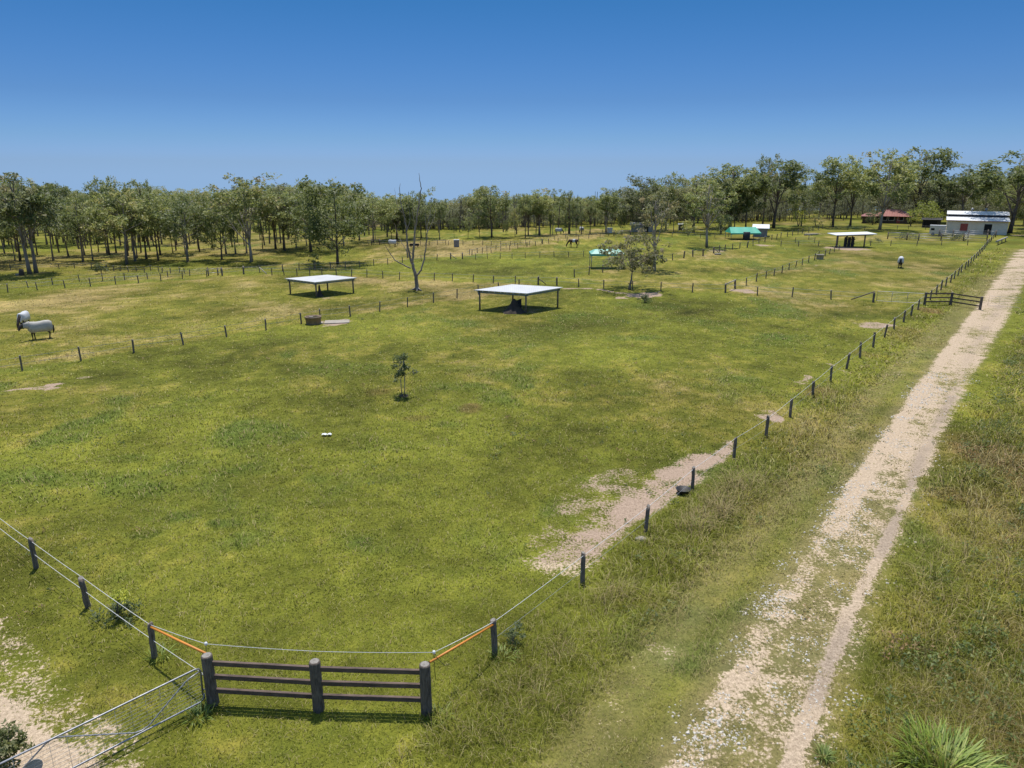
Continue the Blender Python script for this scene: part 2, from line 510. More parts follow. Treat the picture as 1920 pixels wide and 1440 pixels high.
def fields(x, y):
    """colour of the grass, colour of the soil, bareness, grass height, share of straw"""
    wx = x + 1.6 * (fbm(x, y, 5, 901, 3) - 0.5) * np.clip(y / 30, .5, 4)
    wy = y + 2.2 * (fbm(x, y, 5, 902, 3) - 0.5) * np.clip(y / 30, .5, 4)
    n_big = fbm(x, y, 17, 1)
    n_mid = fbm(x, y * 0.8, 5, 20)
    n_sml = fbm(x, y, 1.5, 40)
    n_fin = fbm(x, y, 0.45, 60, 3)
    D = np.full(x.shape, 0.34)
    H = np.full(x.shape, 0.085)
    for k, v, hh in (('midleft', .72, .1), ('farleft', .6, .12), ('strip', .85, .12), ('lush_pad', .3, .08), ('right_pad', .5, .07)):
        w = inside(wx, wy, POLY[k])
        D = np.where(w, v, D)
        H = np.where(w, hh, H)
    D = np.where((y > 150) & (D == 0.34), .5, D)
    wv = sstep(-0.5, 1.2, dist_poly(wx, wy, POLY['verge']))
    rv = sstep(-0.6, 1.5, dist_poly(wx, wy, POLY['right_verge']))
    D = D * (1 - wv) + .33 * wv
    H = H * (1 - wv) + .3 * wv
    D = D * (1 - rv) + .34 * rv
    H = H * (1 - rv) + .42 * rv
    lush = ovals(wx, wy, LUSH)
    lush = np.maximum(lush, 0.8 * sstep(.57, .74, n_mid) * (1 - wv * .4) * (1 - sstep(.55, .75, D) * .8))
    lush = lush * sstep(.28, .66, .5 * n_sml + .3 * n_fin + .2 * n_mid + .05)
    brown = ovals(wx, wy, BROWN)
    brown = np.maximum(brown, rv * .5 * sstep(.6, .75, fbm(x, y, 3.3, 77)))
    D = D + 1.2 * (n_big - .5) + .8 * (n_mid - .5) + .75 * (n_sml - .5) + .5 * (n_fin - .5)
    D = np.clip(D - .3 * lush, 0, 1.15)
    g = mix3(np.tile(G_MID, (len(x), 1)), G_OLIVE, sstep(.28, .62, D))
    g = mix3(g, G_DRY, sstep(.55, 1.0, D))
    g = mix3(g, G_LUSH, np.clip(lush * (.5 + .8 * n_sml), 0, .9))
    g = mix3(g, G_BROWN, np.clip(brown * (.3 + 1.0 * n_sml), 0, .85))
    g = g * (1 + .8 * (n_sml - .5) + .95 * (n_mid - .5) + .9 * (fbm(x, y * .9, 10, 35, 3) - .5) + .5 * (n_fin - .5))[:, None]
    H = H * (0.6 + .8 * n_sml) * (1 + .9 * lush)
    # ---- soil
    bare = np.zeros(x.shape)
    for k, s in (('bare_main', .86), ('bare_low', .74), ('sandtrack', 1.15)):
        bare = np.maximum(bare, s * sstep(-1.0, .75, dist_poly(wx * .3 + x * .7, wy * .3 + y * .7, POLY[k])))
    bare = np.maximum(bare, .5 * sstep(-.8, .8, dist_poly(x, y, POLY['thin'])))
    bare = np.maximum(bare, .85 * ovals(x + 2.6 * (fbm(x, y, 2.2, 821, 3) - .5), y + 4.5 * (fbm(x, y, 2.2, 823, 3) - .5), SOIL))
    bare = bare * (.5 + .95 * fbm(x, y, 1.3, 810, 3))
    bare = np.maximum(bare, .47 * (1 - sstep(.3, 1.5, dist_line(x, y, LINE['sandside']))))
    bare = np.maximum(bare, .9 * (1 - sstep(.15, .8, dist_line(wx, wy, LINE['padpath']))))
    bare = np.maximum(bare, .8 * (1 - sstep(.6, 1.8, dist_line(x, y, LINE['spur']))))
    soil = np.tile(S_PINK, (len(x), 1))
    far = sstep(20, 38, y)
    d_road = dist_line(x, y, LINE['road'])
    d_r = dist_line(x, y, LINE['rut_r'])
    d_l = dist_line(x, y, LINE['rut_l'])
    d_w = dist_line(x, y, LINE['worn'])
    road = (.42 + .22 * far) * (1 - sstep(.9, 2.2, d_road))
    road = np.maximum(road, (.58 + .14 * far) * (1 - sstep(.2, 1.1, d_l)))
    road = np.maximum(road, (.6 + .2 * far) * (1 - sstep(.15, .5, np.abs(d_l - .1))))
    road = np.maximum(road, (.86 - .12 * far) * (1 - sstep(.08, .42, d_r)))
    road = np.maximum(road, .36 * (1 - sstep(.3, 1.2, d_w)) * sstep(.35, .6, fbm(x, y, 3.0, 340)))
    is_road = 1 - sstep(1.9, 2.8, np.minimum(d_road, d_l))
    bare = np.maximum(bare, road * (1 + .9 * (fbm(x, y, 2.4, 300) - .5) + .5 * (fbm(x, y, .7, 301, 3) - .5)))
    soil = mix3(soil, S_SAND, np.maximum(is_road, sstep(-6, -4, -x) * (y < 24)))
    soil = mix3(soil, S_RUT, (1 - sstep(.12, .5, d_r)) * (.25 + .75 * sstep(.4, .62, fbm(x, y, 2.6, 310))))
    inroad = 1 - sstep(.4, 1.6, np.minimum(np.minimum(d_road, d_l), d_w + .25))
    H = H * (1 - .55 * inroad) * (1 - .5 * sstep(.2, .6, bare))
    g = mix3(g, G_TRACK, .72 * (1 - sstep(.4, 1.7, np.minimum(d_road, d_l))))
    g = mix3(g, G_TRACK, .38 * (1 - sstep(.3, 1.4, d_w)))
    straw = np.clip(.1 + .25 * sstep(.45, .9, D) + .04 * wv + .07 * rv + .3 * inroad, 0, .8)
    # band of long pale seed heads along the verge
    pale = wv * (1 - sstep(.3, 1.1, np.abs(d_w - 2.0))) * sstep(.44, .58, fbm(x, y, 2.5, 330)) * (1 - sstep(26, 40, y))
    straw = np.clip(straw + .5 * pale, 0, .9)
    H = np.maximum(H * (1 + 1.0 * pale), .055)
    return g, soil, np.clip(bare, 0, 1), H, straw, rv, wv


# ------------------------------------------------------------------ ground
def grid_axis(lo, hi, step, grow, ends):
    a = list(np.arange(lo, hi, step))
    s = step
    x = a[-1]
    while x < ends[1]:
        s *= grow
        x += s
        a.append(x)
    s = step
    x = a[0]
    b = []
    while x > ends[0]:
        s *= grow
        x -= s
        b.append(x)
    return np.array(b[::-1] + a)


gx = grid_axis(-24, 34, 0.25, 1.035, (-4000, 4000))
gy = grid_axis(7, 60, 0.25, 1.022, (-300, 6500))
NX, NY = len(gx), len(gy)
XX, YY = np.meshgrid(gx, gy)
fx, fy = XX.ravel(), YY.ravel()
g_, s_, b_, h_, st_, rv_, wv_ = fields(fx, fy)


def ground_z(x, y):
    x, y = np.asarray(x, float), np.asarray(y, float)
    # the land falls away gently behind the woodland
    return 0.05 * (vn(x / 3.1, y / 3.1, 500) - .5) * np.clip(y / 20, 0, 1) - .045 * np.maximum(0, y - 300)


me = bpy.data.meshes.new('ground')
me.vertices.add(NX * NY)
me.vertices.foreach_set('co', np.stack([fx, fy, ground_z(fx, fy)], 1).ravel())
idx = np.arange(NX * NY).reshape(NY, NX)
quads = np.stack([idx[:-1, :-1], idx[:-1, 1:], idx[1:, 1:], idx[1:, :-1]], -1).reshape(-1, 4)
me.loops.add(quads.size)
me.loops.foreach_set('vertex_index', quads.ravel())
me.polygons.add(len(quads))
me.polygons.foreach_set('loop_start', np.arange(0, quads.size, 4))
me.polygons.foreach_set('use_smooth', np.ones(len(quads), bool))
me.update()


def col_attr(me, name, c, domain='POINT'):
    a = me.attributes.new(name, 'FLOAT_COLOR', domain)
    a.data.foreach_set('color', np.concatenate([c, np.ones((len(c), 1))], 1).astype(np.float32).ravel())


def fl_attr(me, name, v, domain='POINT'):
    a = me.attributes.new(name, 'FLOAT', domain)
    a.data.foreach_set('value', np.asarray(v, np.float32))


col_attr(me, 'grass_tone', g_)
col_attr(me, 'soil_tone', s_)
fl_attr(me, 'bare', b_)

m, nt, b, out = mat('paddock_ground')


def attr(nt, n):
    a = nt.nodes.new('ShaderNodeAttribute')
    a.attribute_name = n
    return a


ag, as_, ab = attr(nt, 'grass_tone'), attr(nt, 'soil_tone'), attr(nt, 'bare')
n1 = noise_n(nt, 1.6, 6, 0.62)
n2 = noise_n(nt, 9.0, 4, 0.65)
n3 = noise_n(nt, 38.0, 2, 0.6)
n4 = noise_n(nt, 0.55, 5, 0.6)
gv = math_n(nt, 'ADD', math_n(nt, 'MULTIPLY', n1, 0.8), math_n(nt, 'ADD', math_n(nt, 'MULTIPLY', n2, 0.8), math_n(nt, 'MULTIPLY', n4, 0.7)))
gcol = mixrgb(nt, 1.0, ag.outputs['Color'], ramp(nt, math_n(nt, 'MULTIPLY', gv, 0.435), [(0.3, (0.35, 0.44, 0.4)), (0.5, (0.95, 0.95, 0.95)), (0.7, (1.6, 1.45, 1.6))]), 'MULTIPLY')
sv = math_n(nt, 'ADD', math_n(nt, 'MULTIPLY', n2, 0.5), math_n(nt, 'MULTIPLY', n3, 0.5))
scol = mixrgb(nt, 1.0, as_.outputs['Color'], ramp(nt, sv, [(0.32, (0.5, 0.47, 0.45)), (0.5, (0.98, 0.98, 0.98)), (0.66, (1.45, 1.47, 1.5))]), 'MULTIPLY')
mk = math_n(nt, 'ADD', ab.outputs['Fac'], math_n(nt, 'ADD', math_n(nt, 'MULTIPLY', math_n(nt, 'SUBTRACT', n1, 0.5), 0.8), math_n(nt, 'MULTIPLY', math_n(nt, 'SUBTRACT', n2, 0.5), 1.1)))
mr = nt.nodes.new('ShaderNodeMapRange')
mr.interpolation_type = 'SMOOTHSTEP'
mr.inputs[1].default_value = 0.44
mr.inputs[2].default_value = 0.62
nt.links.new(mk, mr.inputs[0])
nt.links.new(mixrgb(nt, mr.outputs[0], gcol, scol), b.inputs['Base Color'])
b.inputs['Roughness'].default_value = 0.95
b.inputs['Specular IOR Level'].default_value = 0.1
bump(nt, b, math_n(nt, 'ADD', n2, math_n(nt, 'MULTIPLY', n1, 2.0)), 0.7, 0.05)
me.materials.append(m)
tag(obj('ground', me), kind='structure')


# ------------------------------------------------------------------ grass
def grass_material():
    m, nt, b, out = mat('grass_blade')
    a = attr(nt, 'tone')
    nt.links.new(a.outputs['Color'], b.inputs['Base Color'])
    b.inputs['Roughness'].default_value = 0.7
    b.inputs['Specular IOR Level'].default_value = 0.15
    lift_normal(nt, b, .55, .75)
    tr = nt.nodes.new('ShaderNodeBsdfTranslucent')
    nt.links.new(a.outputs['Color'], tr.inputs[0])
    mx = nt.nodes.new('ShaderNodeMixShader')
    mx.inputs[0].default_value = 0.25
    nt.links.new(b.outputs[0], mx.inputs[1])
    nt.links.new(tr.outputs[0], mx.inputs[2])
    nt.links.new(mx.outputs[0], out.inputs[0])
    return m


M['grass'] = grass_material()


def blades_mesh(name, x, y, z, h, w, az, lean, tone):
    """each blade: a bent strip of one quad and one tip triangle"""
    n = len(x)
    dx, dy = np.cos(az), np.sin(az)
    px, py = -dy, dx
    V = np.empty((n, 5, 3), np.float32)
    h1, h2 = h * .62, h
    o1, o2 = h * lean * .35, h * lean * 1.0
    hw = w / 2
    for i, (o, hz, ww) in enumerate(((0, 0, 1), (0, 0, -1), (o1, h1, .85), (o1, h1, -.85), (o2, h2 * (1 - .25 * lean), 0))):
        V[:, i, 0] = x + dx * o + px * hw * ww
        V[:, i, 1] = y + dy * o + py * hw * ww
        V[:, i, 2] = z + hz
    base = (np.arange(n) * 5)[:, None]
    L = np.concatenate([base + np.array([0, 1, 3, 2]), base + np.array([2, 3, 4])], 1).ravel()
    starts = (np.arange(n) * 7)[:, None] + np.array([0, 4])
    me = bpy.data.meshes.new(name)
    me.vertices.add(n * 5)
    me.vertices.foreach_set('co', V.ravel())
    me.loops.add(len(L))
    me.loops.foreach_set('vertex_index', L.astype(np.int32))
    me.polygons.add(2 * n)
    me.polygons.foreach_set('loop_start', starts.ravel().astype(np.int32))
    me.update()
    col_attr(me, 'tone', np.repeat(tone, 5, 0))
    me.materials.append(M['grass'])
    return me


def scatter(r0, r1, dens):
    """points on the ground between two distances from where the photo was taken"""
    half = radians(53 if r1 < 36 else 44)
    n = int(half * (r1 ** 2 - r0 ** 2) * dens)
    r = np.sqrt(RNG.uniform(r0 ** 2, r1 ** 2, n))
    a = RNG.uniform(-half, half, n)
    return r * np.sin(a), r * np.cos(a)


acc = {'short': [], 'tall': []}
for r0, r1, dens, bw, hk, keep in ((11.5, 22, 420, .011, 1.0, 1), (22, 34, 230, .017, 1.1, 1), (34, 52, 95, .028, 1.2, 1), (52, 80, 36, .045, .95, 1), (80, 125, 10, .075, .9, 1), (125, 175, 3, .11, 1.0, 1)):
    x, y = scatter(r0, r1, dens)
    # loose tufts: pull the blades a little together
    g, soil, bare, H, straw, rv, wv = fields(x, y)
    edge = bare + .8 * (fbm(x, y, .62, 400, 4) - .5) + .55 * (fbm(x, y, .16, 410, 2) - .5)
    ok = RNG.random(len(x)) > sstep(.43, .66, edge) * .985
    x, y, g, H, straw, rv, wv = (q[ok] for q in (x, y, g, H, straw, rv, wv))
    n = len(x)
    clump = vn(x / .34, y / .34, 440)
    h = H * hk * RNG.uniform(.55, 1.35, n) * (.6 + .8 * clump)
    tone = g * (.45 + 1.3 * RNG.random(n) ** 1.25)[:, None] * 1.22
    tone = mix3(tone, np.array((.2, .23, .022)), RNG.uniform(0, .35, n))
    isst = RNG.random(n) < straw * (.5 + clump)
    tone = np.where(isst[:, None], G_STRAW * RNG.uniform(.6, 1.15, n)[:, None], tone)
    bright_straw = RNG.random(n) < .06  # random share of bright straw blades
    tone = np.where(bright_straw[:, None], np.array((.42, .38, .16)) * RNG.uniform(.7, 1.2, n)[:, None], tone)
    tall = (rv + wv) > .5
    stalk = tall & (RNG.random(n) < .012 + .03 * rv)
    h = np.where(stalk, h * RNG.uniform(1.6, 2.4, n), h)
    tone = np.where(stalk[:, None], G_STRAW * RNG.uniform(.55, 1.0, n)[:, None], tone)
    w = bw * RNG.uniform(.7, 1.4, n) * np.where(stalk, .6, 1.0)
    lean = RNG.uniform(.45, 1.7, n) * np.where(stalk, .4, 1) * (1 if r0 < 50 else 1.7)
    az = RNG.uniform(0, 2 * pi, n)
    z = ground_z(x, y) - .005
    for k, q in (('short', ~tall), ('tall', tall)):
        acc[k].append([v[q] for v in (x, y, z, h, w, az, lean, tone)])
for k, nm in (('short', 'grass'), ('tall', 'verge_grass')):
    cols = [np.concatenate(c, 0) for c in zip(*acc[k])]
    tag(obj(nm, blades_mesh(nm, *cols)), kind='stuff')
print('blades', [sum(len(c[0]) for c in acc[k]) for k in acc])


# ------------------------------------------------------------------ gravel
def gravel():
    pts = []
    n = 120000
    x, y = scatter(12, 46, 1)
    rr = np.sqrt(RNG.uniform(12 ** 2, 60 ** 2, n))
    aa = RNG.uniform(radians(2), radians(40), n)
    x, y = rr * np.sin(aa), rr * np.cos(aa)
    d_l, d_r, d0 = (dist_line(x, y, LINE[k]) for k in ('rut_l', 'rut_r', 'road'))
    p = 2.0 * (1 - sstep(.3, 1.3, d_l)) + .45 * (1 - sstep(.6, 2.2, d0)) + .5 * (1 - sstep(.0, .35, np.abs(d_r - .75)))
    p *= (1 - .75 * sstep(19, 30, rr)) * sstep(.42, .64, fbm(x, y, 1.1, 700)) * np.clip(1.35 - rr / 60, .2, 1)
    ok = RNG.random(n) < p
    x, y, rr = x[ok], y[ok], rr[ok]
    base = np.array([(1, 0, 0), (0, 1, 0), (-1, 0, 0), (0, -1, 0), (.45, .45, .8), (-.5, .4, .75), (-.35, -.5, .8), (.5, -.4, .7), (0, 0, 1)], float)
    faces = [(0, 1, 4), (1, 2, 5), (2, 3, 6), (3, 0, 7), (4, 1, 5), (5, 2, 6), (6, 3, 7), (7, 0, 4), (4, 5, 8), (5, 6, 8), (6, 7, 8), (7, 4, 8)]
    m = MB()
    V, Fs = [], []
    z = ground_z(x, y)
    for i in range(len(x)):
        s = random.uniform(.014, .04) * (1.5 if random.random() < .12 else 1) * (1 + max(0, rr[i] - 25) / 60)
        q = base * s * RNG.uniform(.7, 1.3, (9, 3)) * np.array([1.2, 1, .75])
        a = random.uniform(0, 6.28)
        c_, s__ = cos(a), sin(a)
        qx, qy = q[:, 0] * c_ - q[:, 1] * s__, q[:, 0] * s__ + q[:, 1] * c_
        b0 = len(V)
        V += list(zip(qx + x[i], qy + y[i], q[:, 2] + z[i] - .004))
        Fs += [(f[0] + b0, f[1] + b0, f[2] + b0) for f in faces]
    me = bpy.data.meshes.new('gravel')
    me.from_pydata(V, [], Fs)
    me.materials.append(M['rock'])
    me.update()
    tag(obj('gravel', me), kind='stuff')
    print('stones', len(x))


gravel()


# ------------------------------------------------------------------ trees
def leaf_cloud(centers, tints, per, size, rng, droop=.5, flat=.7):
    """many leaf sized faces around clump centres -> verts, quads, tint"""
    V, T = [], []
    for (c, r), t in zip(centers, tints):
        n = int(per * rng.uniform(.7, 1.3))
        d = rng.normal(size=(n, 3))
        d /= np.linalg.norm(d, axis=1)[:, None] + 1e-9
        rad = r * rng.uniform(.25, 1.0, n) ** .6
        p = np.array(c) + d * rad[:, None] * np.array([1, 1, flat])
        # a few stray leaves outside the clump
        ax = rng.normal(size=(n, 3)) * np.array([1, 1, .7]) + np.array([0, 0, -droop])
        ax /= np.linalg.norm(ax, axis=1)[:, None]
        sd = np.cross(ax, rng.normal(size=(n, 3)))
        sd /= np.linalg.norm(sd, axis=1)[:, None] + 1e-9
        ln = size * rng.uniform(.6, 1.3, n)[:, None]
        wd = ln * rng.uniform(.28, .5, n)[:, None]
        q = np.stack([p - sd * wd * .5, p + ax * ln * .5 - sd * wd * .15, p + ax * ln, p + ax * ln * .5 + sd * wd], 1)
        V.append(q)
        T.append(np.repeat(np.clip(t + rng.normal(0, .06, n), 0, 1), 4))
    V = np.concatenate(V, 0)
    return V.reshape(-1, 3), np.concatenate(T)


def quads_mesh(name, V, T, material):
    n = len(V) // 4
    me = bpy.data.meshes.new(name)
    me.vertices.add(len(V))
    me.vertices.foreach_set('co', V.astype(np.float32).ravel())
    me.loops.add(len(V))
    me.loops.foreach_set('vertex_index', np.arange(len(V), dtype=np.int32))
    me.polygons.add(n)
    me.polygons.foreach_set('loop_start', np.arange(0, len(V), 4, dtype=np.int32))
    me.update()
    fl_attr(me, 'tint', T)
    me.materials.append(material)
    return me


def make_tree(seed, kind='tall', H=12.0, leafm='leaf', bark='bark', per=25, raw=False):
    """a eucalypt: bare tapering trunk, rising limbs, leaf clumps at the twig ends"""
    rng = np.random.default_rng(seed)
    rnd = random.Random(seed)
    P = dict(tall=(.36, .27, 11, .92), round=(.28, .31, 10, 1.05), dense=(.17, .36, 12, 1.15), sparse=(.34, .28, 8, .8), low=(.26, .42, 15, 1.0), brush=(.05, .4, 10, 1.3))[kind]
    fork, half_w, nl, cr = P
    mb = MB()
    clumps, tints = [], []
    r0 = H * .0165 * rnd.uniform(.85, 1.2)
    lean = Vector((rnd.uniform(-.05, .05), rnd.uniform(-.05, .05), 0)) * H
    # stem up to near the top
    stem = []
    top = H * (rnd.uniform(.86, .93) if kind != 'low' else .4)
    for i in range(8):
        t = i / 7
        stem.append(Vector((lean.x * t + rnd.uniform(-.012, .012) * H * t, lean.y * t + rnd.uniform(-.012, .012) * H * t, top * t)))
    rad = [r0 * (1.35 if i == 0 else 1.0) * (1 - .86 * (i / 7) ** 1.1) for i in range(8)]
    mb.tube(stem, rad, 7)

    def stem_at(t):
        f = t * 7
        i = min(int(f), 6)
        return stem[i].lerp(stem[i + 1], f - i), r0 * (1 - .86 * t ** 1.1)

    def envelope(t):
        """crown half width at relative height t"""
        u = (t - fork) / (1 - fork)
        if kind == 'tall':
            return half_w * H * (.55 + .55 * sin(pi * min(1, max(0, u)) ** .9))
        if kind == 'low':
            return half_w * H * (1.02 - .45 * u * u)
        return half_w * H * (.62 + .5 * sin(pi * min(1, max(0, u * .92 + .04))))

    cl_r = H * .068 * cr
    limbs = nl + rnd.randint(0, 2)
    a0 = rnd.uniform(0, 6.28)
    vase = kind in ('tall', 'sparse')
    for k in range(limbs):
        t0 = fork + (.88 - fork) * (k / max(1, limbs - 1)) ** 1.15 * .8
        p, rr = stem_at(t0 * .98 if kind != 'low' else rnd.uniform(.7, .98))
        az = a0 + k * 2.4 + rnd.uniform(-.4, .4)
        reach = envelope(t0 + .16) * rnd.uniform(.7, 1.08)
        upv = H * rnd.uniform(.14, .27)
        end = p + Vector((cos(az) * reach, sin(az) * reach, upv))
        if kind == 'low':
            u = (k + .5) / limbs
            q_ = half_w * H * math.sqrt(max(.02, 1 - ((u - .28) / .78) ** 2)) * rnd.uniform(.75, 1.05)
            end = Vector((cos(az) * q_, sin(az) * q_, H * (.34 + .6 * u)))
        if vase:
            # long steep limbs from low forks, leaves only towards their ends
            t0 = rnd.uniform(.2, .6)
            p, rr = stem_at(t0)
            zz = rnd.uniform(.52, .96)
            rad_ = half_w * H * (1.12 - .75 * abs(zz - .66) / .34 * (1 if zz > .66 else .4)) * rnd.uniform(.45, 1.0)
            end = Vector((p.x + cos(az) * rad_, p.y + sin(az) * rad_, max(zz * H, p.z + .16 * H)))
        if end.z > H * .97:
            end.z = H * .97
        mid = p.lerp(end, .5) + Vector((0, 0, -H * .02 + rnd.uniform(-.015, .02) * H))
        rl = rr * .58
        mb.tube([p, p.lerp(mid, .5) + Vector((0, 0, .005 * H)), mid, mid.lerp(end, .55), end], [rl, rl * .85, rl * .66, rl * .42, rl * .2], 5)
        tone = rnd.uniform(.2, .78)
        subs = rnd.randint(5, 7)
        for s in range(subs):
            u = (.52 if vase else .38) + (.48 if vase else .62) * s / (subs - 1)
            q = (p.lerp(mid, u * 2) if u < .5 else mid.lerp(end, u * 2 - 1))
            az2 = az + rnd.uniform(-1.5, 1.5)
            L = H * rnd.uniform(.07, .15)
            e = q + Vector((cos(az2) * L, sin(az2) * L, L * rnd.uniform(-.1, .95)))
            e.z = min(e.z, H * .985)
            mb.tube([q, q.lerp(e, .5) + Vector((0, 0, .03 * L)), e], [rl * .32, rl * .22, rl * .1], 4, cap=False)
            if kind == 'sparse' and rnd.random() < .35:
                continue
            hgt = e.z / H
            for c in range(rnd.randint(2, 3)):
                cc = e + Vector((rnd.uniform(-1, 1), rnd.uniform(-1, 1), rnd.uniform(-.5, .7))) * cl_r * .8
                clumps.append((cc, cl_r * rnd.uniform(.55, 1.1)))
                tints.append(min(1, max(0, tone * .55 + .18 + .2 * hgt + rnd.uniform(-.2, .2))))
    # crown top
    for c in range(7 if kind != 'low' else 5):
        cc = (stem[-1] if kind != 'low' else Vector((0, 0, H * .86))) + Vector((rnd.uniform(-1, 1) * .1 * H, rnd.uniform(-1, 1) * .1 * H, rnd.uniform(-.06, .065) * H))
        mb.tube([stem[-2], stem[-2].lerp(cc, .6), cc], [r0 * .16, r0 * .1, r0 * .05], 4, cap=False)
        clumps.append((cc, cl_r * rnd.uniform(.6, 1.05)))
        tints.append(rnd.uniform(.35, .85))
    if kind == 'dense':
        for c in range(46):
            a, t = rnd.uniform(0, 6.28), rnd.uniform(fork, .9)
            rr = envelope(t) * rnd.uniform(.45, 1.0)
            clumps.append((Vector((cos(a) * rr + lean.x * t, sin(a) * rr + lean.y * t, t * H)), cl_r * rnd.uniform(.7, 1.2)))
            tints.append(rnd.uniform(.15, .7))
    # dead, leafless twigs under the crown
    for c in range(5):
        t0 = rnd.uniform(fork * .7, fork * 1.25)
        p, rr = stem_at(t0)
        az = rnd.uniform(0, 6.28)
        L = H * rnd.uniform(.07, .16)
        e = p + Vector((cos(az) * L, sin(az) * L, L * rnd.uniform(.1, .9)))
        mb.tube([p, p.lerp(e, .5) + Vector((0, 0, L * .06)), e], [rr * .3, rr * .2, rr * .06], 4, cap=False)
    V, T = leaf_cloud(clumps, tints, per, H * (.034 if kind != 'low' else .045), rng)
    if raw:
        return mb, V, T
    return mb.mesh('trunk', M[bark]), quads_mesh('crown', V, T, M[leafm])


H0 = 12.0
KINDS = {
    'tall': [make_tree(100 + i, 'tall', bark=('bark', 'bark_mid', 'bark_pale', 'bark')[i], leafm='leaf') for i in range(4)],
    'round': [make_tree(200 + i, 'round', bark=('bark', 'bark_mid', 'bark', 'bark_mid')[i], leafm=('leaf', 'leaf', 'leaf_grey', 'leaf')[i]) for i in range(4)],
    'dense': [make_tree(300 + i, 'dense', bark='bark', leafm=('leaf', 'leaf_grey')[i]) for i in range(2)],
    'sparse': [make_tree(400 + i, 'sparse', bark=('bark_pale', 'bark_mid', 'bark_pale')[i], leafm=('leaf', 'leaf_grey', 'leaf_grey')[i]) for i in range(3)],
    'deep': [make_tree(450, 'dense', bark='bark', leafm='leaf_dark', per=34), make_tree(451, 'round', bark='bark', leafm='leaf_dark', per=30)],
    'low': [make_tree(500, 'low', bark='bark_mid', leafm='leaf_spread', per=15)],
}
# native half widths for scaling a crown to the width it has in the photo
for k in KINDS:
    for i, (tm, cm) in enumerate(KINDS[k]):
        co = np.empty(len(cm.vertices) * 3, np.float32)
        cm.vertices.foreach_get('co', co)
        co = co.reshape(-1, 3)
        wid = np.percentile(co[:, 0], 98) - np.percentile(co[:, 0], 2)
        KINDS[k][i] = (tm, cm, wid, co[:, 2].max())


def plant_tree(px, pyb, pyt, wpx, kind, label, name='eucalypt', group=None, var=None, loc=None, height=None, width=None):
    v = KINDS[kind][(var if var is not None else random.randrange(99)) % len(KINDS[kind])]
    p = loc if loc is not None else at(px, pyb)
    Ht = height if height is not None else rise(px, pyb, pyt)
    sz = Ht / v[3]
    sx = (width if width is not None else wpx * wpp(pyb)) / v[2] if (width or wpx) else sz
    t = thing(name, label, 'tree', p, random.uniform(0, 6.28), group, (sx, sx, sz))
    obj('trunk', v[0], t)
    obj('crown', v[1], t)
    return t


